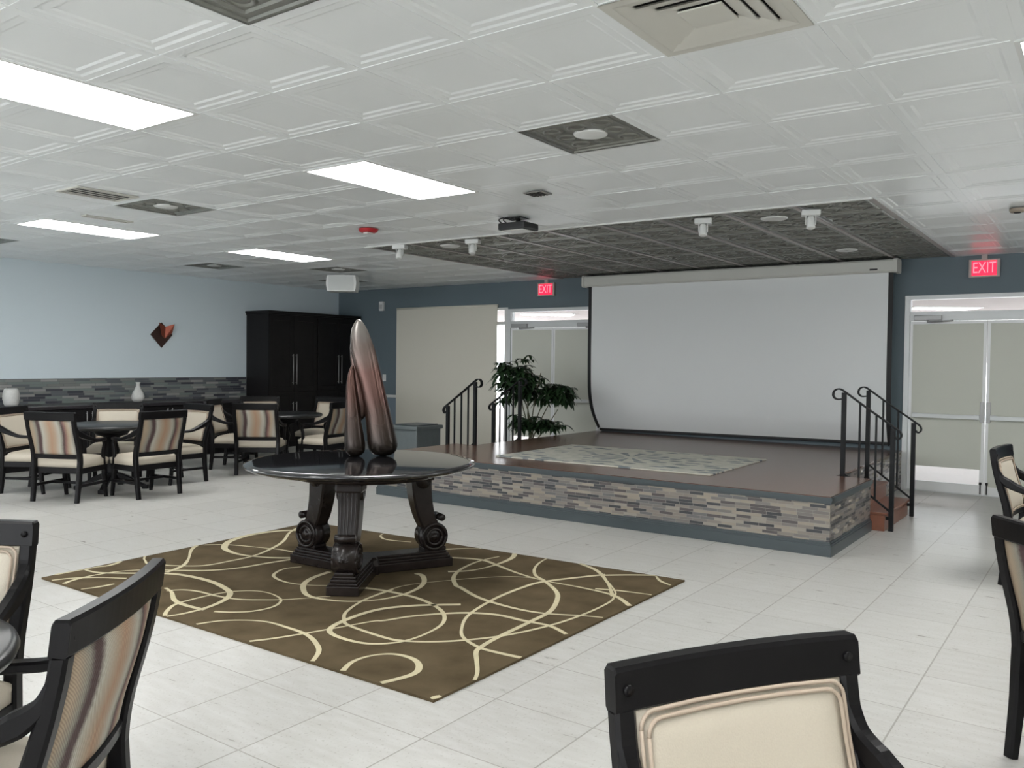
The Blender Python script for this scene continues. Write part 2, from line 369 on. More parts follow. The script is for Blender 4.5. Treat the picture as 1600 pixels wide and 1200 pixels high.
def tag(o, label=None, cat=None, group=None, kind=None):
    if label: o['label'] = label
    if cat: o['category'] = cat
    if group: o['group'] = group
    if kind: o['kind'] = kind
    return o
def thing(name, label, cat, loc=(0,0,0), rz=0.0, group=None):
    o = bpy.data.objects.new(name, None); COL.objects.link(o)
    o.empty_display_size = 0.2; o.location = loc; o.rotation_euler = (0, 0, rz)
    return tag(o, label, cat, group)
def struct(o): o['kind'] = 'structure'; return o
def copy_tree(o, parent=None):
    c = o.copy(); COL.objects.link(c); c.parent = parent
    for ch in [q for q in bpy.data.objects if q.parent == o]: copy_tree(ch, c)
    return c
def font_mesh(text, size, depth):
    cu = bpy.data.curves.new('lettering', 'FONT'); cu.body = text; cu.size = size; cu.extrude = depth
    cu.align_x = 'CENTER'; cu.align_y = 'CENTER'
    o = bpy.data.objects.new('lettering', cu); COL.objects.link(o)
    dg = bpy.context.evaluated_depsgraph_get()
    me = bpy.data.meshes.new_from_object(o.evaluated_get(dg))
    bpy.data.objects.remove(o); bpy.data.curves.remove(cu)
    return me

# ------------------------------------------------------------------ setting
XL, XR, YF, YB = -9.91, 5.2, -11.2, 8.49
struct(MB().box(XL-.2, XR+.2, YF-.2, YB+.12, -0.1, 0).build('floor', M['floor']))
struct(MB().box(XL-.14, XL, YF-.14, YB+.14, 0, CEIL+.06).build('wall_left', M['wall_blue']))
# unseen front and right walls; their windows are added to let daylight in
def wall_added_windows(name, axis, c0, c1, lo, hi, wins, z0, z1):
    m = MB(); e = [lo]+[q for w in wins for q in w[:2]]+[hi]
    def bx(a, b, za, zb):
        if axis == 'X': m.box(a, b, c0, c1, za, zb)
        else: m.box(c0, c1, a, b, za, zb)
    for k in range(0, len(e), 2): bx(e[k], e[k+1], 0, CEIL+.06)
    for w in wins: bx(w[0], w[1], 0, w[2] if len(w) > 2 else z0); bx(w[0], w[1], z1, CEIL+.06)
    struct(m.build(name, M['wall_cream']))
    zlow = z0
    for w in wins:
        a, b = w[:2]; z0 = w[2] if len(w) > 2 else zlow
        t = bpy.data.objects.new('window_%d' % (wall_added_windows.n), None); wall_added_windows.n += 1; COL.objects.link(t); struct(t)  # unseen window, added as a daylight source
        f = MB(); cm_ = (c0+c1)/2
        for p in ((a, a+.05, z0, z1), (b-.05, b, z0, z1), ((a+b)/2-.025, (a+b)/2+.025, z0+.05, z1-.05), (a+.05, b-.05, z0, z0+.05), (a+.05, b-.05, z1-.05, z1)):
            if axis == 'X': f.box(p[0], p[1], cm_-.03, cm_+.03, p[2], p[3])
            else: f.box(cm_-.03, cm_+.03, p[0], p[1], p[2], p[3])
        f.build('window_frame', M['trimwhite'], t)
        g = MB()
        if axis == 'X': g.box(a+.05, b-.05, cm_-.003, cm_+.003, z0+.05, z1-.05)
        else: g.box(cm_-.003, cm_+.003, a+.05, b-.05, z0+.05, z1-.05)
        g.build('glass', M['glass'], t)
wall_added_windows.n = 2
wall_added_windows('wall_front', 'X', YF-.14, YF, XL, XR, [(-9.5, -6.3), (-5.7, -2.5), (-1.9, 1.3), (1.8, 4.9)], .1, 2.0)
wall_added_windows('wall_right', 'Y', XR, XR+.14, YF-.14, YB+.14, [(-10.6, -7.8), (-7.2, -4.4), (3.6, 6.0, 2.05)], .1, 2.7)  # high last window added to graze the ceiling with light
W1 = (-8.28, -5.97)      # window behind the shade
D2 = (-5.91, -4.13)      # double door beside the plant
D1 = (0.09, 1.87)        # double door at the right
DT = 2.35
wb = MB()
for x0, x1, z0 in ((XL, W1[0], 0), (D2[1], D1[0], 0), (D1[1], XR, 0)): wb.box(x0, x1, YB, YB+.12, z0, CEIL+.06)
wb.box(W1[0], W1[1], YB, YB+.12, 2.40, CEIL+.06); wb.box(W1[0], W1[1], YB, YB+.12, 0, 0.06)
wb.box(W1[1], D2[0], YB, YB+.12, 2.40, CEIL+.06)
wb.box(D2[0], D2[1], YB, YB+.12, DT+.02, CEIL+.06); wb.box(D1[0], D1[1], YB, YB+.12, DT+.02, CEIL+.06)
struct(wb.build('wall_back', M['wall_slate']))
struct(MB().box(-8.74, W1[0]-.06, YB-.012, YB, 0, 0.835).build('wall_back_wainscot', M['wall_lower']))
struct(MB().box(-9.28, W1[0]-.06, YB-.03, YB, 0.835, 0.885, bev=.006).build('trim_1', M['trimwhite']))
struct(MB().box(D1[1]+.06, XR, YB-.018, YB, 0, 0.10).build('baseboard_back', M['slate_trim']))
struct(MB().box(XL, XL+.012, -1.0, 6.37, 0.85, 1.20).build('trim_2', M['mosaic_wall']))

# lobby beyond the doors
struct(MB().box(-14, 8, YB+.12, 21, -0.1, -0.002).build('floor_lobby', mat('pale_lobby_floor', (0.75, 0.73, 0.70), 0.5)))
struct(MB().box(-14, 8, YB+.12, 21, 2.72, 2.86).build('ceiling_lobby', M['lobby']))
m = MB(); m.box(-14, 8, 20.9, 21, 1.6, 2.72); m.box(-14, 8, 20.9, 21, 0, .1); struct(m.build('wall_lobby_light_stop', M['lobby']))  # added far wall; its low opening limits daylight in the lobby
for x, y, lab in ((-9.4, 15.0, 'lit lobby ceiling panel seen through the transom above the doors by the plant'), (-.72, 16.5, 'lit lobby ceiling panel seen through the transom above the right-hand doors')):
    t = thing('ceiling_light', lab, 'ceiling light', (x, y, 2.72), radians(35), 'lobby ceiling lights beyond the doors')
    MB().box(-.68, .68, -.34, .34, -.02, 0).build('frame', M['trimwhite'], t)
    MB().box(-.62, .62, -.29, .29, -.028, -.02).build('diffuser', M['lobby_light'], t)

# ceiling: pressed square tiles in a grid
def ring_tile(mb, x0, y0, s, steps, mi=0):
    """steps: list of (inset, z); last one gets the centre face"""
    rings = []
    for ins, z in steps:
        a, b = x0+ins, x0+s-ins; c, d = y0+ins, y0+s-ins
        rings.append([(a, c, z), (b, c, z), (b, d, z), (a, d, z)])
    v = [p for r in rings for p in r]; f = []
    for i in range(len(rings)-1):
        for j in range(4):
            k = (j+1) % 4
            f.append((4*i+j, 4*(i+1)+j, 4*(i+1)+k, 4*i+k))
    n = 4*(len(rings)-1); f.append((n, n+3, n+2, n+1))
    mb.add(v, f, mi)
LIGHTS = [(-11, -10), (-4, -10), (3, -10), (-11, -14), (-4, -14), (3, -14), (-11, 2), (-4, 2), (3, 2), (-4, -2), (3, -2), (-11, 6), (-11, -2), (3, 6), (-4, -6), (3, -6), (-11, -6)]
used = {}
for i, j in LIGHTS: used[(i, j)] = used[(i, j+1)] = 1
SPEAKERS = [(-1, 2), (-8, 2), (-14, 7), (-14, 2), (-1, -2), (-12, 9), (-14, 11)]
for c in SPEAKERS: used[c] = 1
DIFF = (1, 0); used[DIFF] = 1
cm = MB()
for i in range(-17, 9):
    for j in range(-19, 14):
        x0, y0 = i*TILE, j*TILE
        if (i, j) in used or (-8 <= i <= 0 and j >= 7): continue
        dz = random.uniform(-.0012, .0012)
        ring_tile(cm, x0, y0, TILE, [(0, CEIL-.0018), (.011, CEIL-.0018), (.011, CEIL+dz), (.050, CEIL+dz), (.064, CEIL+.0046+dz), (.096, CEIL+.0046+dz), (.111, CEIL+.0092+dz)])
# grid bars seen as a fine seam
struct(cm.build('ceiling', M['ceiling'], fix=False))
struct(MB().box(XL-.2, XR+.2, YF-.2, YB+.12, CEIL+.05, CEIL+.12).build('ceiling_light_block', M['ceil_bar']))  # unseen backing over the tiles, added to block light

def tin_tile(mb, x0, y0, s, motif=True, mi=0):
    z = CEIL
    ring_tile(mb, x0, y0, s, [(0, z), (.018, z), (.024, z+.010), (.045, z+.010), (.052, z+.004), (.066, z+.004), (.074, z+.014)], mi)
    if not motif: return
    q = (s-.148)/2
    for a in range(2):
        for b in range(2):
            cx, cy = x0+.074+q*(a+.5), y0+.074+q*(b+.5)
            # raised diamond frame and round boss
            for R, h, w, n, off in ((q*.66, .010, .018, 4, 0), (q*.30, .012, .016, 12, 0)):
                rings = []
                for rr, zz in ((R, z+.014), (R-w*.4, z+.014-h), (R-w, z+.014-h), (R-w*1.4, z+.014)):
                    rings.append([(cx+rr*cos(2*pi*k/n+off), cy+rr*sin(2*pi*k/n+off), zz) for k in range(n)])
                mb.loft(rings, mi, True, False, n > 4)
tm = MB()
for i in range(-8, 1):
    for j in range(7, 14): tin_tile(tm, i*TILE, j*TILE, TILE)
struct(tm.build('ceiling_stage', M['tin'], fix=False))
bars = MB()
for i in range(-8, 2): bars.box(i*TILE-.021, i*TILE+.021, 7*TILE, YB, CEIL-.006, CEIL+.002)
struct(bars.build('trim_3', M['tin_bar']))
struct(MB().box(-8*TILE-.02, TILE+.02, 7*TILE-.03, 7*TILE, CEIL-.012, CEIL+.004).build('trim_4', M['trimwhite']))

# ------------------------------------------------------------------ ceiling fittings
LL = {(-11, 2): 'long lit ceiling panel above the dining chairs by the pale blue wall', (-11, 6): 'lit ceiling panel above the far dining table near the black wardrobe cabinet',
      (-4, 2): 'lit ceiling panel between the black-tin speaker tile and the red alarm', (-4, -2): 'largest lit ceiling panel, cut by the upper left edge of the photo',
      (3, 2): 'lit ceiling panel peeping in at the upper right edge of the photo'}
for i, j in LIGHTS:
    t = thing('ceiling_light', LL.get((i, j), 'lit ceiling panel outside the photo over the near part of the hall'), 'ceiling light', ((i+.5)*TILE, (j+1)*TILE, CEIL), 0, 'recessed ceiling lights of the hall' if (i, j) in LL else 'recessed ceiling lights out of view')
    f = MB(); x, y = TILE/2, TILE
    for a in ((-x, x, -y, -y+.022), (-x, x, y-.022, y), (-x, -x+.022, -y+.022, y-.022), (x-.022, x, -y+.022, y-.022)): f.box(*a, -.006, .02)
    f.build('frame', M['trimwhite'], t)
    MB().box(-x+.022, x-.022, -y+.022, y-.022, .0, .012).build('diffuser', M['light'], t)

SL = {(-1, 2): 'dark tin ceiling tile with round white speaker between the lights and the beige diffuser', (-8, 2): 'dark tin ceiling tile with round white speaker above the nearest dining chairs',
      (-14, 7): 'dark tin speaker tile by the far light over the wardrobe cabinet', (-14, 2): 'dark tin speaker tile at the left edge of the photo', (-1, -2): 'dark tin ceiling tile cut by the top edge of the photo',
      (-12, 9): 'dark tin speaker tile in front of the white hanging box', (-14, 11): 'dark tin speaker tile behind the white hanging box'}
for i, j in SPEAKERS:
    t = thing('ceiling_speaker', SL[(i, j)], 'speaker', ((i+.5)*TILE, (j+.5)*TILE, CEIL), 0, 'round speakers in dark tin ceiling tiles')
    p = MB(); h = TILE/2
    q = MB(); tin_tile(q, 0, 0, TILE, False)
    for v in q.v: v.x -= h; v.y -= h; v.z -= CEIL
    for k in range(3):
        for l in range(3):
            if k == 1 and l == 1: continue
            cx, cy = (k-1)*.16, (l-1)*.16
            rings = [[(cx+rr*cos(2*pi*n/12), cy+rr*sin(2*pi*n/12), zz) for n in range(12)] for rr, zz in ((.065, .014), (.058, .006), (.048, .006), (.04, .014))]
            q.loft(rings, 0, True, False)
    q.build('panel', M['tin'], t, fix=False)
    g = MB(); g.lathe([(.0, .002), (.088, .002), (.097, .005), (.10, .014), (.0, .014)], 32, cap=False)
    g.build('grille', M['white'], t)

# square beige air diffuser
t = thing('air_diffuser', 'beige square four-way air diffuser at the top edge of the photo', 'air vent', ((DIFF[0]+.5)*TILE, (DIFF[1]+.5)*TILE, CEIL))
d = MB()
h = TILE/2
ring = [(0, -.004), (.045, -.004)]
d2 = MB()
def louvre(mb, r0, r1, z0, z1, mi=0):
    for j in range(4):
        a = [(-r0, -r0, z0), (r0, -r0, z0), (r1, -r1, z1), (-r1, -r1, z1)]
        m4 = Matrix.Rotation(j*pi/2, 4, 'Z')
        mb.add([p for p in a], [(0, 1, 2, 3)], mi, False, m4)
        mb.add([(p[0], p[1], p[2]+.006) for p in a], [(3, 2, 1, 0)], mi, False, m4)
louvre(d, h, h-.04, -.004, -.004)
for r in (.266, .206, .146): louvre(d, r, r-.056, -.003, .009)
d.build('louvre_frame', M['beige_metal'], t, fix=False)
MB().box(-.086, .086, -.086, .086, -.003, .003, bev=.002).build('centre_plate', M['beige_metal'], t)
MB().box(-h+.01, h-.01, -h+.01, h-.01, .03, .032).build('back_shade_sheet', M['vent_dark'], t)  # near-black sheet paints the shade behind the louvres

def slot_vent(label, x, y, sx, sy, slats, m='beige_metal', along='Y'):
    t = thing('ceiling_vent', label, 'air vent', (x, y, CEIL-.006))
    f = MB(); w = .025
    for a in ((-sx/2, sx/2, -sy/2, -sy/2+w), (-sx/2, sx/2, sy/2-w, sy/2), (-sx/2, -sx/2+w, -sy/2+w, sy/2-w), (sx/2-w, sx/2, -sy/2+w, sy/2-w)): f.box(*a, -.006, .004)
    f.build('frame', M[m], t)
    MB().box(-sx/2+w, sx/2-w, -sy/2+w, sy/2-w, .001, .003).build('backing', M['vent_dark'], t)  # near-black sheet gives the slots their shade by colour
    for k in range(slats):
        c = -sx/2+w+(sx-2*w)*(k+.5)/slats
        MB().box(c-.005, c+.005, -sy/2+w, sy/2-w, -.004, .001).build('slat', M[m], t)
slot_vent('slotted beige ceiling vent beside the dark tin speaker tile', -4.46, .86, .34, .50, 4)
slot_vent('thin single-slot ceiling vent near the long lit panel on the left', -5.57, 1.55, .10, .46, 1)
t = thing('ceiling_vent', 'small grey square ceiling vent in front of the projector', 'air vent', (-1.48, 2.73, CEIL-.004))
MB().box(-.085, .085, -.075, .075, -.004, .004).build('plate', mat('grey_vent_plate', (.22, .215, .20), .6), t)
for k in range(5): MB().box(-.07+.028*k, -.058+.028*k, -.065, .065, -.008, -.004).build('slat', M['vent_dark'], t)
t = thing('smoke_detector', 'small brownish detector on the glossy ceiling above the right exit', 'detector', (1.51, 5.37, CEIL))
MB().lathe([(.0, -.03), (.05, -.03), (.06, -.015), (.06, 0)], 24, cap=False).build('housing', mat('tan_plastic', (.30, .25, .20), .5), t)
MB().lathe([(.0, -.038), (.025, -.036), (.028, -.03)], 16, cap=False).build('sensor_cap', M['vent_dark'], t)

t = thing('fire_alarm', 'small red ceiling fire alarm beyond the lit ceiling panel', 'alarm', (-3.91, 3.32, CEIL))
MB().lathe([(.0, -.035), (.07, -.035), (.09, -.025), (.10, 0)], 28, cap=False).build('base', M['red'], t)
MB().box(-.03, .03, -.045, .045, -.05, -.033, bev=.008).build('strobe_lens', M['white'], t)

# projector
t = thing('projector', 'black ceiling projector with looped cables in front of the stage', 'projector', (-2.26, 3.58, CEIL), radians(0))
MB().box(-.145, .145, -.12, .12, -.115, -.05, bev=.015).build('body', M['black_plastic'], t)
MB().box(-.12, .12, -.095, .095, -.122, -.115, bev=.003).build('under_panel', mat('silver_plastic', (.55, .55, .54), .35), t)
MB().tube([(.06, .11, -.083), (.06, .15, -.083)], .026, 16).build('lens', M['black_plastic'], t)
m = MB(); m.tube([(0, 0, -.055), (0, 0, 0)], .022, 12); m.box(-.07, .07, -.07, .07, -.008, 0); m.box(-.12, .12, -.02, .02, -.06, -.05); m.build('mount', M['iron'], t)
for s in ((-.12, -.06), (-.07, .02)):
    MB().tube(catmull([(s[0], -.05, -.06), (s[0]-.04, -.08, -.02), (s[0]+.02, -.10, -.005), (s[0]+.08, -.04, -.02), (0, 0, -.01)], 6), .006, 6).build('cable', M['black_plastic'], t)

# track heads along the tin edge
for k, (x, y, lab) in enumerate(((-.83, 4.42, 'white spotlight head above the left half of the screen centre'), (.09, 4.5, 'white spotlight head above the right half of the screen'), (-3.4, 4.36, 'white spotlight head left of the projector'), (-4.38, 4.28, 'white spotlight head at the left tip of the dark tin ceiling'))):
    t = thing('spotlight', ['white ceiling spotlight head, second from the right along the tin edge', 'white ceiling spotlight head, rightmost along the tin edge', 'white ceiling spotlight head just left of the projector', 'white ceiling spotlight head at the left tip of the dark tin'][k], 'spotlight', (x, y, CEIL-.012), radians(200), 'spotlights along the edge of the tin ceiling')
    MB().box(-.075, .075, -.05, .05, -.045, 0, bev=.006).build('base', M['white'], t)
    m4 = Matrix.Translation((0, .01, -.105)) @ Matrix.Rotation(radians(18), 4, 'X')
    m = MB(); m.lathe([(.0, .06), (.022, .058), (.03, .04), (.036, -.045), (.03, -.05), (.0, -.05)], 20, cap=False, mtx=m4); m.build('head', M['white'], t)
    m = MB(); m.box(-.042, -.036, -.012, .012, -.12, -.04); m.box(.036, .042, -.012, .012, -.12, -.04); m.build('yoke', M['white'], t)
for x, y, lab in ((-3.98, 4.68, 'round white downlight at the left tip of the dark tin ceiling'), (-.32, 4.8, 'round white downlight in the dark tin above the stage front'), (-.31, 7.28, 'round white downlight in the dark tin right above the screen case')):
    t = thing('downlight', lab, 'downlight', (x, y, CEIL), 0, 'downlights in the tin ceiling')
    MB().lathe([(.075, -.004), (.10, -.010), (.115, -.004), (.118, .004)], 28, cap=False).build('trim_ring', M['white'], t)
    MB().lathe([(.0, .002), (.078, -.003)], 24, cap=False).build('lens', M['white'], t)

# white hanging box
t = thing('hanging_speaker', 'white box hanging from the ceiling in the far left corner', 'speaker', (-7.46, 6.3, CEIL), radians(35))
pf = [(-.21, -.265), (-.225, -.2), (-.232, -.14), (-.225, -.08), (-.21, -.02), (.21, -.02), (.225, -.08), (.232, -.14), (.225, -.2), (.21, -.265)]
MB().prism(pf, -.13, .13).build('cabinet', M['white'], t)
MB().box(-.19, .19, -.138, -.13, -.25, -.035, bev=.003).build('grille', mat('white_speaker_cloth', (.62, .64, .63), .8), t)
m = MB(); m.box(-.02, .02, -.02, .02, -.03, 0); m.box(-.1, .1, -.05, .05, -.006, 0); m.build('bracket', M['white'], t)

# ------------------------------------------------------------------ exit signs
EM = font_mesh('EXIT', .19, .003)
for x, lab, hasrod in ((-5.15, 'red lit exit sign above the doors by the plant', 1), (.935, 'red lit exit sign above the right-hand doors', 1)):
    t = thing('exit_sign', lab, 'exit sign', (x, YB, 2.66), 0, 'lit exit signs')
    MB().box(-.16, .16, -.05, 0, -.105, .105, bev=.008).build('housing', M['exit_box'], t)
    MB().box(-.128, .128, -.056, -.05, -.085, .085).build('lit_face', M['exit_red'], t)
    o = bpy.data.objects.new('lettering', EM); COL.objects.link(o); o.parent = t
    if not EM.materials: EM.materials.append(M['exit_letter'])
    o.rotation_euler = (pi/2, 0, 0); o.location = (0, -.058, 0); o.scale = (.62, .95, 1)
    MB().box(-.03, .03, -.04, -.005, .104, .157).build('bracket', M['exit_box'], t)

# small wall fittings
t = thing('wall_sensor', 'small white box high on the slate wall left of the beige shade', 'sensor', (-8.75, YB, 2.5))
MB().box(-.05, .05, -.05, 0, -.085, .085, bev=.01).build('body', M['white'], t)
MB().box(-.035, .035, -.054, -.05, -.05, .03, bev=.001).build('front_window', mat('pale_lens', (.5, .5, .5), .3), t)
t = thing('wall_switch', 'white light switch on the slate wall left of the beige shade', 'switch', (-8.69, YB, 1.19))
MB().box(-.04, .04, -.01, 0, -.062, .062, bev=.003).build('plate', M['white'], t)
MB().box(-.014, .014, -.016, -.01, -.03, .03, bev=.003).build('rocker', M['trimwhite'], t)

# ------------------------------------------------------------------ window, doors
def glazed(name, x0, x1):
    t = bpy.data.objects.new(name, None); COL.objects.link(t); t.location = (x0, YB, 0); struct(t)
    W = x1-x0; f = MB(); c = .06
    f.box(0, c, -.02, .10, 0, DT+.02, bev=.004); f.box(W-c, W, -.02, .10, 0, DT+.02, bev=.004)
    f.box(c, W-c, -.02, .10, DT-.03, DT+.02, bev=.004); f.box(c, W-c, -.02, .10, 2.06, 2.17, bev=.004)
    f.build('door_frame', M['alu'], t)
    MB().box(c, W-c, .03, .036, 2.17, DT-.03).build('transom_glass', M['glass'], t)
    mid = W/2
    for s in (0, 1):
        a, b = (c+.004, mid-.003) if s == 0 else (mid+.003, W-c-.004)
        lf = MB(); st = .045 if s == 0 else .045
        lf.box(a, a+st, -.005, .04, .012, 2.055, bev=.003); lf.box(b-st, b, -.005, .04, .012, 2.055, bev=.003)
        lf.box(a+st, b-st, -.005, .04, .012, .125, bev=.003); lf.box(a+st, b-st, -.005, .04, 2.015, 2.055, bev=.003)
        leaf = lf.build('door_leaf', M['door_white'], t)
        MB().box(a+st, b-st, .015, .021, .125, 2.015).build('pane', M['glass'], leaf)
        zb = .325 if s == 0 else .13
        sh = MB(); sh.box(a+st-.012, b-st+.012, -.010, -.006, zb, 2.022); sh.box(a+st-.012, b-st+.012, -.014, -.006, zb-.018, zb)
        sh.build('shade', M['shade_door'], leaf)
        pb = MB(); pb.box(a+.05, b-.05, -.075, -.045, .895, .945, bev=.006); pb.box(a+.05, a+.11, -.05, -.003, .89, .95, bev=.004); pb.box(b-.11, b-.05, -.05, -.003, .89, .95, bev=.004)
        pb.build('push_bar', M['alu'], leaf)
        lx = b-.03 if s == 0 else a+.03
        MB().box(lx-.022, lx+.022, -.022, -.004, .86, 1.10, bev=.004).build('lock_case', M['steel'], leaf)
        cl = MB(); cx = a+.05 if s == 0 else b-.35
        cl.box(cx, cx+.30, -.075, -.018, 2.065, 2.125, bev=.006); cl.tube([(cx+.15, -.05, 2.065), (cx+.15, -.05, 2.04)], .012); cl.rect_sweep([(cx+.15, -.05, 2.045), (cx+.33, -.16, 2.045), (cx+.42, -.02, 2.06)], .02, .01, (0, 0, 1))
        cl.build('door_closer', M['steel'], t)
        bt = MB(); bt.tube([(lx, -.014, .02), (lx, -.014, .14)], .007, 8); bt.box(lx-.014, lx+.014, -.02, -.006, .13, .16, bev=.003); bt.build('floor_bolt', M['vent_dark'], leaf)
    MB().box(c, W-c, 0, .10, -.001, .01).build('threshold', M['alu'], t)
    return t
glazed('door_1', *D1); glazed('door_2', *D2)
t = bpy.data.objects.new('window_1', None); COL.objects.link(t); t.location = (W1[0], YB, 0); struct(t)
w = MB(); W = W1[1]-W1[0]
w.box(0, .05, -.01, .1, .06, 2.40); w.box(W, W+.06, -.012, .1, 0, 2.40); w.box(0, W, -.01, .1, 2.36, 2.40); w.box(0, W, -.01, .1, .06, .10); w.box(W/2-.025, W/2+.025, .0, .1, .10, 2.36)
w.box(.05, W, .0, .1, 2.12, 2.17)
w.build('window_frame', M['trimwhite'], t)
MB().box(.05, W, .04, .046, .10, 2.36).build('glass', M['glass'], t)

t = thing('roller_shade', 'wide beige roller shade covering the window between the slate wall and plant', 'window shade', (-7.225, YB-.045, 0))
MB().box(-1.13, 1.13, -.002, .002, .045, 2.43).build('cloth', M['shade'], t)
MB().box(-1.13, 1.13, -.006, .006, .03, .06, bev=.003).build('hem_bar', M['shade'], t)
MB().tube([(-1.13, .012, 2.435), (1.13, .012, 2.435)], .022, 14).build('roller', M['shade'], t)

# ------------------------------------------------------------------ stage
SX0, SX1, SY0, SY1, SZ = -4.52, .40, 4.11, YB-.012, .475
RX0, RX1, NY = -4.21, .09, 5.46
t = thing('stage', 'low wooden stage clad in grey strip mosaic in front of the screen', 'stage', ((SX0+SX1)/2, SY0, 0))
ox, oy = -(SX0+SX1)/2, -SY0
def S(mb): 
    for v in mb.v: v.x += ox; v.y += oy
    return mb
outline = [(SX0, SY0), (SX1, SY0), (SX1, NY), (RX1, NY), (RX1, SY1), (RX0, SY1), (RX0, NY), (SX0, NY)]
def off(d): return [(SX0-d, SY0-d), (SX1+d, SY0-d), (SX1+d, NY+d), (RX1+d, NY+d), (RX1+d, SY1), (RX0-d, SY1), (RX0-d, NY+d), (SX0-d, NY+d)]
m = MB(); m.box(SX0+.012, SX1-.012, SY0+.012, NY-.012, 0, SZ-.03); m.box(RX0+.012, RX1-.012, NY-.012, SY1, 0, SZ-.03)
S(m).build('core', M['slate_trim'], t)
m = MB(); m.box(SX0-.004, SX1+.004, SY0-.004, NY, SZ-.022, SZ); m.box(RX0-.004, RX1+.004, NY, SY1, SZ-.022, SZ)
S(m).build('deck', M['stage_wood'], t)
m = MB(); m.box(SX0+.01, RX0, NY-.012, NY, 0, SZ-.022); m.box(RX1, SX1-.01, NY-.012, NY, 0, SZ-.022)
S(m).build('rear_facing', M['slate_trim'], t)
S(MB().box(SX0, SX1, SY0, SY0+.008, .115, SZ-.055)).build('mosaic_front', M['mosaic'], t)
for b_ in ((SX1-.008, SX1, SY0+.008, NY, .115, SZ-.055), (RX1-.008, RX1, NY, SY1, .02, SZ-.03), (SX0, SX0+.008, SY0+.008, NY, .115, SZ-.055), (RX0, RX0+.008, NY, SY1, .02, SZ-.03)):
    S(MB().box(*b_)).build('mosaic_side', M['mosaic_side'], t)
m = MB()
for d, z0, z1 in ((.018, 0, .085), (.012, .085, .100), (.006, .100, .115)):
    m.box(SX0-d, SX1+d, SY0-d, SY0+.01, z0, z1); m.box(SX1-.01, SX1+d, SY0, NY, z0, z1); m.box(SX0-d, SX0+.01, SY0, NY, z0, z1)
S(m).build('base_trim', M['slate_trim'], t)
m = MB()
for d, z0, z1 in ((.010, SZ-.058, SZ-.040), (.020, SZ-.040, SZ-.006)):
    m.box(SX0-d, SX1+d, SY0-d, SY0+.02, z0, z1); m.box(SX1-.02, SX1+d, SY0, NY, z0, z1); m.box(SX0-d, SX0+.02, SY0, NY, z0, z1)
S(m).build('edge_trim', M['slate_trim'], t)
for sx, sgn, lab in ((RX1, 1, 'red-brown wooden steps at the right end of the stage'), (RX0, -1, 'red-brown wooden steps at the plant end of the stage')):
    t = thing('stage_steps', lab, 'steps', (sx, NY+.57, 0), 0 if sgn > 0 else pi, 'wooden steps at the stage ends')
    MB().box(.006, .22, -.545, .53, 0, .30, bev=.003).build('upper_block', M['step_wood'], t)
    MB().box(.22, .43, -.545, .53, 0, .145, bev=.003).build('lower_block', M['step_wood'], t)
    MB().box(.006, .24, -.55, .535, .30, .325, bev=.006).build('tread', M['step_wood'], t)
    MB().box(.215, .455, -.55, .535, .145, .17, bev=.006).build('tread', M['step_wood'], t)

def railing(label, y, sgn, x_up, x_lo, z_foot):
    t = thing('stair_railing', label, 'railing', (x_up, y, 0), 0, 'black iron stair railings')
    L = abs(x_lo-x_up)
    s = sgn
    zu, zl = 1.255, .94
    def px(k): return s*L*k
    MB().box(-.02, .02, -.02, .02, z_foot+.002, zu, bev=.004).build('post', M['iron'], t)
    m = MB(); m.box(px(1)-.02, px(1)+.02, -.02, .02, 0, zl, bev=.004); m.build('post', M['iron'], t)
    m = MB(); m.box(-.036, .036, -.04, .04, z_foot+.001, z_foot+.009); m.lathe([(.0, .008), (.034, .008), (.026, .03), (.0, .04)], 16, 0, (0, 0, z_foot), cap=False); m.build('foot_plate', M['iron'], t)
    sl = (zl-zu)/L
    pts = [(px(-.16), 0, zu-.055), (px(-.21), 0, zu-.04), (px(-.23), 0, zu-.005), (px(-.17), 0, zu+.032), (px(-.06), 0, zu+.03)]
    pts = [(px(-.04), 0, zu-.06), (px(-.16), 0, zu-.062), (px(-.23), 0, zu-.03), (px(-.20), 0, zu+.018), (px(-.08), 0, zu+.032), (px(.1), 0, zu+.012+sl*L*.1), (px(.5), 0, zu+.012+sl*L*.5), (px(1.02), 0, zl+.012), (px(1.14), 0, zl-.03), (px(1.16), 0, zl-.07), (px(1.10), 0, zl-.095), (px(1.03), 0, zl-.07)]
    MB().rect_sweep(catmull(pts, 6), .045, .014, (0, 1, 0), bev=.004).build('handrail', M['iron'], t)
    b0, b1 = z_foot+.12 if z_foot > .4 else .50, .17
    m = MB(); m.rect_sweep([(0, 0, b0), (px(1), 0, b1)], .018, .018, (0, 1, 0), bev=.003); m.build('bottom_bar', M['iron'], t)
    nb = 2 if s > 0 else 3
    for k in range(nb):
        q = (k+1)/(nb+1)
        MB().box(px(q)-.0085, px(q)+.0085, -.0085, .0085, b0+(b1-b0)*q, zu+(zl-zu)*q+.01).build('baluster', M['iron'], t)
    m = MB(); m.box(px(1)-s*.044, px(1), -.012, .012, .10, .13); m.build('step_bracket', M['iron'], t)
railing('black iron stair railing at the right end of the stage, nearer of two', 5.53, 1, .134, .567, .325)
railing('black iron stair railing at the right end of the stage, by the doors', 6.50, 1, .134, .567, .325)
railing('black iron stair railing at the left end of the stage, nearer of two', 5.53, -1, -4.262, -4.70, .325)
railing('black iron stair railing standing in front of the leafy plant', 6.50, -1, -4.262, -4.70, .325)

# mat on the deck
o = MB().box(-1.22, 1.22, -.82, .82, 0, .012, bev=.003).build('stage_mat', M['stage_mat'], loc=(-2.06, 5.47, SZ))
o.rotation_euler = (0, 0, radians(1.0)); tag(o, 'cream mat with blue-grey leaf pattern on the stage', 'mat')

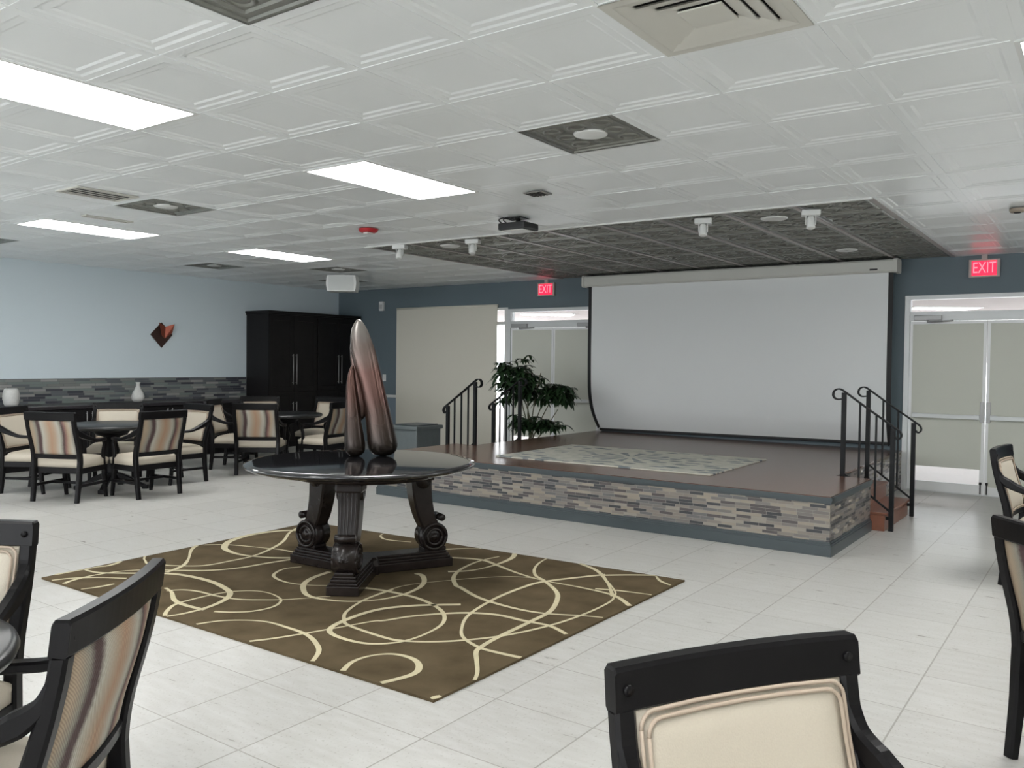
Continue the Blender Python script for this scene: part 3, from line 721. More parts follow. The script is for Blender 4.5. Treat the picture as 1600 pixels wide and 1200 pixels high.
# ------------------------------------------------------------------ projection screen
t = thing('projection_screen', 'large white pull-down projection screen with black borders behind the stage', 'projection screen', (-2.13, 8.24, 0))
prof = [(2.66, 0), (2.2, 0.0), (1.6, .0), (1.15, .012), (.95, .03), (.82, .055), (.72, .09), (.64, .125), (.58, .155), (.535, .18)]
rows = catmull([(0, y, z) for z, y in prof], 4)
def sheet(mb, xa, xb, dy, n=16, mi=0, left_shift=True):
    vs = []; fs = []
    for r in rows:
        q = max(0, (1.2-r.z)/.7)
        for k in range(n+1):
            u = k/n
            zz = r.z + (0.045*u if r.z < .8 else 0)*((.8-r.z)/.26 if r.z < .8 else 0) - .02*q
            x = xa+(xb-xa)*u
            x += .10*q*q*max(0, (-.6-x))/1.5 if left_shift else 0
            vs.append((x, r.y+dy, zz))
    for i in range(len(rows)-1):
        for k in range(n):
            a = i*(n+1)+k; fs.append((a, a+1, a+n+2, a+n+1))
    mb.add(vs, fs, mi, True)
m = MB(); sheet(m, -2.06, 2.075, 0); m.build('fabric', M['screen'], t)
for a_, b_ in ((-2.115, -2.058), (2.073, 2.13)):
    m = MB(); sheet(m, a_, b_, -.002, 2); m.build('black_border', M['screen_black'], t)
m = MB(); m.rect_sweep([(-1.99, .185, .508), (2.14, .185, .555)], .03, .04, (0, 1, 0), bev=.008); m.build('bottom_bar', M['screen_black'], t)
cs = [(-.10, 2.64), (-.115, 2.66), (-.115, 2.77), (-.10, 2.79), (.10, 2.79), (.115, 2.77), (.115, 2.66), (.10, 2.64)]
MB().prism(cs, -2.13, 2.15, axis='X').build('case', M['case'], t)
for a, b in ((-2.165, -2.13), (2.15, 2.19)):
    MB().prism([(y*1.12, 2.715+(z-2.715)*1.12) for y, z in cs], a, b, axis='X').build('end_cap', M['case'], t)
MB().box(1.88, 1.97, -.119, -.115, 2.665, 2.685).build('maker_plate', M['black_plastic'], t)
m = MB(); m.box(-1.9, -1.84, .1, .25, 2.68, 2.78); m.box(1.84, 1.9, .1, .25, 2.68, 2.78); m.build('wall_bracket', M['iron'], t)

# ------------------------------------------------------------------ wardrobe cabinet + sideboard run
def bar_handle(parent, x, y, z0, z1):
    m = MB(); m.tube([(x+.03, y, z0), (x+.03, y, z1)], .006, 8)
    for z in (z0+.03, z1-.03): m.tube([(x, y, z), (x+.03, y, z)], .004, 6)
    return m.build('handle', M['steel'], parent)
for k, (y0, y1, lab) in enumerate(((6.375, 7.42, 'tall near-black wardrobe cabinet next to the mosaic splashback'), (7.42, 8.45, 'tall near-black wardrobe cabinet in the corner behind the sculpture'))):
    t = thing('tall_cabinet', lab, 'cabinet', (XL+.012, y0, 0), 0, 'tall black cabinets in the corner')
    W = y1-y0; D = .588
    MB().box(0, D, 0, W, .08, 2.26).build('body', M['cab_wood'], t)
    MB().box(0, D-.05, 0, W, 0, .08).build('plinth', M['cab_wood'], t)
    c = MB(); lo = .03 if k == 0 else 0
    c.box(0, D+.025, -lo*.5, W, 2.26, 2.285); c.box(0, D+.045, -lo, W, 2.285, 2.325, bev=.008); c.build('cornice', M['cab_wood'], t)
    for s in (0, 1):
        a, b = (.012, W/2-.003) if s == 0 else (W/2+.003, W-.012)
        hy = b-.035 if s == 0 else a+.035
        for z0, z1, h0, h1 in ((.96, 2.24, 1.08, 1.60), (.10, .94, .55, .78)):
            d = MB(); st = .075
            d.box(D, D+.02, a, a+st, z0, z1, bev=.003); d.box(D, D+.02, b-st, b, z0, z1, bev=.003)
            d.box(D, D+.02, a+st, b-st, z0, z0+st, bev=.003); d.box(D, D+.02, a+st, b-st, z1-st, z1, bev=.003)
            d.box(D, D+.01, a+st, b-st, z0+st, z1-st)
            door = d.build('door', M['cab_wood'], t); bar_handle(door, D+.02, hy, h0, h1)
UW = 1.215
labs = ['near-black base cabinet joined to the wardrobe, behind the farther dining set', 'near-black base cabinet under the pear-shaped white vase', 'near-black base cabinet with two steel handles between the nearer dining chairs', 'near-black base cabinet under the squat white jar at the left edge']
for k in range(4):
    y1 = 6.372-k*UW; y0 = y1-UW
    t = thing('base_cabinet', labs[k], 'cabinet', (XL+.014, y0, 0), 0, 'base cabinets along the blue wall')
    D = .575
    MB().box(0, D, .002, UW-.002, .09, .80).build('body', M['cab_wood'], t)
    MB().box(0, D-.06, .002, UW-.002, 0, .09).build('plinth', M['cab_wood'], t)
    for s in (0, 1):
        a, b = (.012, UW/2-.003) if s == 0 else (UW/2+.003, UW-.012)
        hy = b-.035 if s == 0 else a+.035
        d = MB(); st = .07; z0, z1 = .10, .785
        d.box(D, D+.02, a, a+st, z0, z1, bev=.003); d.box(D, D+.02, b-st, b, z0, z1, bev=.003)
        d.box(D, D+.02, a+st, b-st, z0, z0+st, bev=.003); d.box(D, D+.02, a+st, b-st, z1-st, z1, bev=.003); d.box(D, D+.01, a+st, b-st, z0+st, z1-st)
        door = d.build('door', M['cab_wood'], t); bar_handle(door, D+.02, hy, .56, .76)
o = MB().box(XL+.014, XL+.64, 6.372-4*UW, 6.372, .80, .85, bev=.008).build('worktop', M['counter'])
tag(o, 'long dark worktop over the base cabinets along the pale blue wall', 'worktop')

t = thing('vase', 'white ribbed squat jar on the dark worktop at the left edge', 'vase', (-9.6, 2.46, .85))
m = MB(); pr = [(.0, 0), (.07, 0), (.088, .03), (.10, .10), (.098, .16), (.085, .215), (.07, .235), (.066, .225), (.06, .20), (.0, .19)]
for i in range(len(pr)-1): pass
m.lathe(pr, 32, cap=False); m.build('jar_body', M['vase_white'], t)
m = MB()
for z, r in ((.05, .094), (.09, .1005), (.13, .1012), (.17, .097)): m.lathe([(r-.004, z-.006), (r+.003, z), (r-.004, z+.006)], 32, cap=False)
m.build('rib', M['vase_white'], t)
t = thing('vase', 'white pear-shaped vase on the dark worktop below the copper wall art', 'vase', (-9.6, 4.23, .85))
MB().lathe([(.0, 0), (.055, 0), (.085, .035), (.092, .08), (.075, .14), (.045, .19), (.030, .23), (.026, .26), (.030, .285), (.022, .285), (.018, .25), (.0, .22)], 32, cap=False).build('body', M['vase_white'], t)
MB().lathe([(.026, .279), (.034, .285), (.030, .293), (.02, .285)], 24, cap=False).build('lip', M['vase_white'], t)

# wall art
t = thing('wall_art', 'brown diamond and folded copper sheet hung on the pale blue wall', 'wall art', (XL, 4.79, 1.87))
d = .205
pl = [(0, -d), (.185, 0), (0, d*.92), (-.185, 0)]
MB().prism([(-a*0+a, b) for a, b in pl], .012, .028, axis='X').build('diamond_plate', M['brown_sheet'], t)
fold = [[(-.075, .185), (.055, .125), (.045, -.06), (-.02, -.02)], [(.055, .125), (.185, .17), (.155, .03), (.045, -.06)]]
m = MB()
for q, zz in zip(fold, ((.075, .035, .035, .06), (.035, .08, .06, .035))):
    v = [(zz[i], a, b) for i, (a, b) in enumerate(q)]+[(zz[i]+.006, a, b) for i, (a, b) in enumerate(q)]
    m.add(v, [(0, 1, 2, 3), (7, 6, 5, 4), (0, 4, 5, 1), (1, 5, 6, 2), (2, 6, 7, 3), (3, 7, 4, 0)])
m.build('folded_sheet', M['copper'], t)
m = MB(); m.box(0, .014, -.06, .06, -.06, .06); m.box(.026, .04, -.02, .05, -.03, .03); m.build('mount', M['brown_sheet'], t)

# grey box beside the stage
t = thing('storage_box', 'slate grey lidded box standing behind the sculpture beside the stage', 'box', (-5.98, 6.1, 0))
MB().box(-.24, .24, 0, .52, .03, .545, bev=.02).build('body', M['grey_box'], t)
MB().box(-.265, .265, -.025, .545, .53, .585, bev=.015).build('lid', M['grey_box'], t)
MB().box(-.21, .21, .03, .49, .585, .60, bev=.008).build('lid_panel', M['slate_trim'], t)
MB().box(-.22, .22, .02, .50, 0, .03).build('base', M['slate_trim'], t)

# ------------------------------------------------------------------ armchairs
HW = .293          # half width over the back posts
def make_chair():
    t = thing('armchair', 'x', 'chair')
    W = M['black_wood']
    def post(z):   # y of the rear post centre at height z
        P = [(0, -.280), (.10, -.267), (.22, -.253), (.34, -.247), (.43, -.242), (.50, -.248), (.58, -.266), (.66, -.291), (.74, -.315), (.82, -.333), (.88, -.342), (.935, -.346)]
        for (za, ya), (zb, yb) in zip(P, P[1:]):
            if z <= zb: return ya+(yb-ya)*(z-za)/(zb-za)
        return P[-1][1]
    for s in (-1, 1):
        pts = []
        for k in range(19):
            z = .856*k/18; pts.append((s*(HW-.024-.012*(1-min(1, z/.45))), post(z), z))
        dep = [.040+.012*sin(pi*min(1, k/16)) for k in range(19)]
        MB().rect_sweep(pts, .046, dep, (1, 0, 0), bev=.008).build('leg', W, t)
    for s in (-1, 1):
        pts = [(s*(HW-.052), .170+.03*(1-k/8)**2, .352*k/8) for k in range(9)]
        MB().rect_sweep(pts, [.034+.014*k/8 for k in range(9)], [.034+.016*k/8 for k in range(9)], (1, 0, 0), bev=.007).build('leg', W, t)
    # top rail, bowed backwards; ends flush with the posts
    def brail(z0, z1, name, bow, th, xw):
        m = MB(); rings = []
        us = [-1, -.985]+[-1+2*k/16 for k in range(1, 16)]+[.985, 1]; n = len(us)-1
        for k, u in enumerate(us):
            x = u*xw; dy = -bow*(1-u*u)
            y0, y1 = post(z0)+dy, post(z1)+dy; b = .006
            if k in (0, n): z1_ = z1-.006
            else: z1_ = z1
            rings.append([(x, y0-th/2, z0+b), (x, y0-th/2+b, z0), (x, y0+th/2-b, z0), (x, y0+th/2, z0+b), (x, y1+th/2, z1_-b), (x, y1+th/2-b, z1_+.002), (x, y1-th/2+b, z1_+.002), (x, y1-th/2, z1_-b)])
        m.loft(rings, 0, True, True, False); return m.build(name, W, t)
    tr = brail(.853, .937, 'top_rail', .022, .041, HW-.001)
    for s in (-1, 1):
        for q in (1, -1): MB().tube([(s*(HW-.03), post(.895)+q*.015, .897), (s*(HW-.03), post(.895)+q*.0225, .8967)], .0105, 14).build('screw_cap', W, tr)
    brail(.452, .496, 'lower_rail', .022, .034, HW-.045)
    # upholstered back
    xw = HW-.048; zb, zt = .494, .856
    def pad(name, m_, side, base, bulge, shrink=0.0, bowk=.022, mi=0):
        nx, nz = 14, 12; v = []; f = []
        for layer in (0, 1):
            for j in range(nz+1):
                w = j/nz; z = zb+shrink+(zt-zb-2*shrink)*w
                for i in range(nx+1):
                    u = -1+2*i/nx; x = u*(xw-shrink)
                    e = (1-abs(u)**6)*(1-abs(2*w-1)**6)
                    y = post(z)-bowk*(1-u*u)
                    y += side*(base+(bulge*(e**.5) if layer == 1 else 0)+(.0 if layer == 1 else -base))
                    v.append((x, y, z))
        N = (nx+1)*(nz+1)
        for j in range(nz):
            for i in range(nx):
                a = j*(nx+1)+i; f.append((a, a+1, a+nx+2, a+nx+1)); f.append((N+a+nx+1, N+a+nx+2, N+a+1, N+a))
        edge = [i for i in range(nx+1)]+[j*(nx+1)+nx for j in range(1, nz+1)]+[nz*(nx+1)+i for i in range(nx-1, -1, -1)]+[j*(nx+1) for j in range(nz-1, 0, -1)]
        for a, b in zip(edge, edge[1:]+edge[:1]): f.append((a, b, N+b, N+a))
        return MB().add(v, f, 0, True).build(name, m_, t), edge
    cu, edge = pad('back_cushion', M['cream_cloth'], 1, .010, .024)
    # piping follows the cushion edge
    for ins in (.003, .016):
        q = []
        for (ux, uz) in [(-1, -1), (1, -1), (1, 1), (-1, 1)]:
            pass
        X, Z0, Z1, rr = xw-ins, zb+ins, zt-ins, .03
        path = []
        for cx, cz, a0 in ((X-rr, Z1-rr, 0), (-X+rr, Z1-rr, 90), (-X+rr, Z0+rr, 180), (X-rr, Z0+rr, 270)):
            for k in range(5):
                a = radians(a0+90*k/4); path.append((cx+rr*cos(a), cz+rr*sin(a)))
        full = []
        for (a, b), (c, d) in zip(path, path[1:]+path[:1]):
            n = 4 if abs(a-c)+abs(b-d) > .1 else 1
            for k in range(n): full.append((a+(c-a)*k/n, b+(d-b)*k/n))
        full.append(full[0])
        pts = [(x, post(z)-.022*(1-(x/xw)**2)+.010+(.012 if ins < .01 else .019), z) for x, z in full]
        MB().tube(pts, .0045, 6).build('piping', M['piping'], cu)
    pad('back_panel', M['stripe'], -1, .008, .006)
    # seat frame and cushion
    sw, y0, y1 = HW-.012, -.232, .195
    m = MB()
    m.box(-sw+.02, sw-.02, y1-.03, y1, .295, .357, bev=.005); m.box(-sw+.02, sw-.02, y0, y0+.03, .295, .357, bev=.005)
    for s in (-1, 1): m.rect_sweep([(s*(sw-.015), y0+.01, .326), (s*(sw-.035), y1-.005, .326)], .03, .062, (1, 0, 0), bev=.005)
    m.build('seat_frame', W, t)
    nx = 14; v = []; f = []
    def domed(u, w): return (1-abs(u)**5)*(1-abs(w)**5)
    for lay, (z, k) in enumerate(((.357, 0), (.42, 0), (.42, .046))):
        for j in range(nx+1):
            for i in range(nx+1):
                u, w = -1+2*i/nx, -1+2*j/nx
                gx = 1 if lay == 0 else 1.015
                v.append((u*(sw-.004)*gx*(1-.045*(w+1)/2), (y0+y1)/2+.012+w*(y1-y0)/2*gx, z+k*domed(u, w)**.45))
    n1 = nx+1; N = n1*n1
    for j in range(nx):
        for i in range(nx):
            a = j*n1+i; f.append((a, a+n1, a+n1+1, a+1)); f.append((2*N+a, 2*N+a+1, 2*N+a+n1+1, 2*N+a+n1))
    e = [i for i in range(nx+1)]+[j*n1+nx for j in range(1, nx+1)]+[nx*n1+i for i in range(nx-1, -1, -1)]+[j*n1 for j in range(nx-1, 0, -1)]
    for a, b in zip(e, e[1:]+e[:1]):
        f.append((a, b, 2*N+b, 2*N+a))
    vv = v[:N]+v[N:2*N]+v[2*N:]
    seat = MB().add(vv, f, 0, True).build('seat', M['cream_cloth'], t)
    # arms: sweep out of the back post, level off, turn down onto the seat frame
    for s in (-1, 1):
        pts = catmull([(s*(HW-.024), post(.80)+.002, .81), (s*(HW-.022), post(.74)+.018, .745), (s*(HW-.016), -.232, .70), (s*(HW-.010), -.15, .668), (s*(HW-.002), -.05, .638), (s*(HW-.006), .05, .632), (s*(HW-.022), .12, .632), (s*(HW-.034), .155, .622)], 5)
        n = len(pts)
        h = [(.022+.038*min(1, k/(n*.25))) if k < n*.25 else max(.032, .060-.028*(k-n*.25)/(n*.3)) for k in range(n)]
        MB().rect_sweep(pts, [.040+.014*k/n for k in range(n)], h, (1, 0, 0), bev=.010).build('arm', W, t)
        sup = catmull([(s*(HW-.032), .130, .625), (s*(HW-.032), .150, .575), (s*(HW-.034), .135, .505), (s*(HW-.036), .135, .42), (s*(HW-.040), .150, .33)], 5)
        MB().rect_sweep(sup, .032, .042, (1, 0, 0), bev=.008).build('arm_support', W, t)
    for s in (-1, 1): MB().rect_sweep([(s*(HW-.036), -.256, .17), (s*(HW-.036), .185, .17)], .022, .03, (1, 0, 0), bev=.004).build('side_stretcher', W, t)
    m = MB(); m.box(-HW+.045, HW-.045, -.02, .005, .157, .183, bev=.004); m.build('cross_stretcher', W, t)
    return t
proto = make_chair()
proto_used = [False]
def chair(bx, by, face, label, group):
    """bx,by: middle of the top rail; face: direction the sitter looks, degrees"""
    o = proto if not proto_used[0] else copy_tree(proto); proto_used[0] = True
    a = radians(face)
    o.location = (bx+.345*cos(a), by+.345*sin(a), 0); o.rotation_euler = (0, 0, a-pi/2)
    o['label'] = label; o['category'] = 'chair'; o['group'] = group
    return o
G0 = 'armchairs near the camera'
chair(1.59, -1.091, -32.4, 'black armchair facing the camera, cream cushioned back filling the bottom right', G0)
chair(.174, -1.59, 219, 'black armchair seen from behind at bottom left, striped back beside the rug', G0)
chair(-1.057, -1.491, -53.4, 'black armchair with cream back cut by the left edge, behind a round table top', G0)
chair(2.04, .81, 46, 'black armchair with striped back cut by the right edge, nearer of two', G0)
chair(1.545, 4.26, -5, 'black armchair with plain cream back at the right edge near the doors', G0)
G1 = 'armchairs around the nearer far-left table'
chair(-6.66, 1.54, 115, 'black armchair with striped back, left one facing away at the nearer far-left table', G1)
chair(-6.145, 2.49, 185, 'black armchair with striped back, right one turned away at the nearer far-left table', G1)
chair(-8.02, 3.04, -38, 'black armchair facing us with cream back below the pear-shaped vase', G1)
chair(-7.90, 1.70, 32, 'black armchair with cream back sideways at the left edge below the squat jar', G1)
chair(-7.10, 3.56, 270, 'black armchair with cream back half hidden behind the right striped chair', G1)
G2 = 'armchairs around the farther table by the wardrobe'
chair(-6.76, 4.15, 127, 'black armchair with striped back to us in front of the farther table', G2)
chair(-8.48, 5.56, -30, 'black armchair with only its cream top edge showing behind a striped back', G2)
chair(-7.95, 4.36, 34, 'black armchair with cream back sideways, left side of the farther table', G2)
chair(-6.36, 5.30, 192, 'black armchair with striped back just left of the bronze sculpture', G2)
chair(-7.62, 6.24, 282, 'black armchair with cream back facing us before the wardrobe handles', G2)

# ------------------------------------------------------------------ round tables
def round_table(x, y, r, label):
    t = thing('dining_table', label, 'table', (x, y, 0), 0, 'round black dining tables')
    MB().lathe([(.0, .70), (r-.03, .70), (r-.006, .712), (r, .727), (r-.006, .742), (r-.025, .75), (.0, .75)], 64, cap=False).build('tabletop', M['dining_black'], t)
    MB().lathe([(.0, .62), (.16, .62), (.22, .70), (.0, .70)], 32, cap=False).build('apron', M['black_wood'], t)
    MB().lathe([(.0, .10), (.10, .10), (.075, .16), (.055, .24), (.07, .36), (.085, .44), (.06, .54), (.09, .60), (.14, .62), (.0, .62)], 32, cap=False).build('pedestal', M['black_wood'], t)
    for k in range(4):
        m4 = Matrix.Rotation(radians(45+90*k), 4, 'Z')
        m = MB(); m.rect_sweep(catmull([(.05, 0, .16), (.16, 0, .13), (.28, 0, .065), (.36, 0, .03)], 4), [.06]*13, [.07-.003*q for q in range(13)], (0, 1, 0), mtx=m4, bev=.008); m.box(.33, .40, -.035, .035, 0, .045, bev=.01, mtx=m4)
        m.build('foot', M['black_wood'], t)
round_table(-.425, -2.095, .50, 'round black table top poking in at the bottom left corner')
round_table(-7.12, 2.45, .53, 'round black table among the nearer far-left chairs')
round_table(-7.30, 5.06, .53, 'round black table among the farther chairs before the wardrobe')

# ------------------------------------------------------------------ centre table
TX, TY = -2.085, 1.495
t = thing('centre_table', 'large round polished black table on three scroll legs on the brown rug', 'table', (TX, TY, .014))
R = .80
MB().lathe([(r_, z_+.03) for r_, z_ in [(.0, .700), (R-.13, .700), (R-.12, .706), (R-.065, .708), (R-.055, .716), (R-.03, .718), (R-.008, .728), (R, .740), (R-.006, .750), (R-.022, .752), (R-.03, .756), (R-.05, .758), (.0, .758)]], 96, c=(-.02, -.014, 0), cap=False).build('tabletop', M['table_black'], t)
base = MB()
ang0 = [math.atan2(-.517, .347), math.atan2(.0, -1), math.atan2(.563, .287)]
ang0 = [radians(-57), radians(183), radians(63)]
for a in ang0:
    m4 = Matrix.Rotation(a, 4, 'Z')
    for w, e, z0, z1, b in ((.105, .635, 0, .062, .006), (.093, .622, .062, .078, .006), (.085, .612, .078, .100, .008), (.075, .600, .100, .116, .006)):
        base.box(.0, e, -w, w, z0, z1, bev=b, mtx=m4)
base.lathe([(.0, .0), (.14, 0), (.14, .06), (.13, .10), (.11, .1165), (.0, .1165)], 6, cap=False, smooth=False)
base.build('base', M['leg_black'], t)
MB().lathe([(.0, .685), (.50, .685), (.52, .70), (.52, .73), (.0, .73)], 48, cap=False).build('apron', M['leg_black'], t)
for a in ang0:
    m4 = Matrix.Rotation(a, 4, 'Z')
    l = MB()
    # S-shaped console: radial profile swept with a tapering section
    pts = catmull([(.405, 0, .705), (.405, 0, .62), (.415, 0, .51), (.438, 0, .40), (.468, 0, .32), (.50, 0, .285)], 5)
    n = len(pts)
    l.rect_sweep(pts, [.155-.035*k/n for k in range(n)], [.165-.055*k/n for k in range(n)], (0, 1, 0), mtx=m4, bev=.012)
    l.box(.325, .495, -.088, .088, .63, .688, bev=.014, mtx=m4)
    l.tube([(.41, -.085, .63), (.41, .085, .63)], .055, 20, mtx=m4)
    # flutes on the outer face
    for k in range(5):
        y = -.052+.026*k
        off = [(p.x+.076-.024*i/n, y*(1-.2*i/n), p.z) for i, p in enumerate(pts)]
        l.tube(off[4:-3], .0085, 6, mtx=m4)
    leg = l.build('leg', M['leg_black'], t)
    s = MB()
    c = (.505, .218)
    def disc(r, w): s.tube([m4 @ Vector((c[0], -w, c[1])), m4 @ Vector((c[0], w, c[1]))], r, 36)
    disc(.104, .070)
    for rr, tr in ((.090, .013), (.056, .012)):
        for sd in (-1, 1):
            ring = [m4 @ Vector((c[0]+rr*cos(2*pi*k/28), sd*.070, c[1]+rr*sin(2*pi*k/28))) for k in range(29)]
            s.tube(ring, tr, 8)
    disc(.026, .082)
    s.tube([m4 @ Vector((.565, -.065, .352)), m4 @ Vector((.565, .065, .352))], .026, 16)
    s.box(.43, .60, -.062, .062, .114, .14, mtx=m4, bev=.008)
    s.build('scroll', M['leg_black'], leg)
    lf = MB()
    for k in range(-3, 4):
        b = radians(90+k*24)
        pts = [m4 @ Vector((.606-.012*q*q, cos(b)*.052*q, .205+sin(b)*.055*q+.0)) for q in (0, .4, .8, 1.0)]
        lf.tube(pts, [.006, .011, .008, .002], 6)
    lf.build('acanthus_ornament', M['leg_black'], leg)

# bronze sculpture: a tall and a short teardrop fused by a hollow web
t = thing('sculpture', 'tall bronze sculpture of two fused teardrop forms on the round black table', 'sculpture', (TX-.2313, TY+.2035, .8028))
rot = math.atan2(.581, .814)
m4 = Matrix.Rotation(rot, 4, 'Z')
def drop(prof, n=28):
    rings = []
    for cx, cy, z, rx, ry in prof:
        rings.append([(cx+rx*cos(2*pi*k/n), cy+ry*sin(2*pi*k/n), z) for k in range(n)])
    return rings
def refine(prof, n=5):
    a = catmull([(p[0], p[1], p[2]) for p in prof], n); b = catmull([(p[3], p[4], 0) for p in prof], n)
    return [(p.x, p.y, p.z, max(.002, q.x), max(.002, q.y)) for p, q in zip(a, b)]
tall = [(.142, .0, .0, .02, .02), (.142, .0, .008, .06, .055), (.142, 0, .035, .092, .085), (.140, 0, .085, .105, .095), (.128, 0, .16, .100, .090), (.110, 0, .26, .092, .08), (.084, 0, .38, .088, .072), (.055, 0, .50, .086, .062), (.022, .0, .62, .088, .052), (-.003, .0, .72, .086, .044), (-.022, 0, .81, .070, .034), (-.030, 0, .87, .050, .024), (-.033, 0, .915, .022, .013), (-.033, 0, .928, .004, .004)]
short = [(-.048, -.03, .0, .02, .02), (-.048, -.03, .008, .045, .04), (-.048, -.03, .035, .068, .062), (-.050, -.03, .085, .072, .066), (-.056, -.03, .16, .066, .058), (-.064, -.03, .26, .054, .046), (-.073, -.03, .38, .042, .036), (-.080, -.03, .48, .033, .028), (-.079, -.022, .56, .022, .02), (-.074, -.015, .605, .010, .010), (-.072, -.012, .615, .003, .003)]
web = [(-.02, .012, .24, .012, .012), (-.015, .012, .28, .034, .022), (-.02, .012, .38, .050, .028), (-.04, .012, .50, .048, .028), (-.058, .012, .60, .030, .024), (-.065, .012, .68, .030, .022), (-.055, .01, .76, .040, .02), (-.04, .0, .83, .03, .014)]
m = MB()
for pf in (tall, short, web): m.loft(drop(refine(pf)), 0, True, True, True, m4)
for v in m.v: v.x *= 1.05; v.y *= 1.05; v.z *= 1.085
m.build('bronze_body', M['bronze'], t)
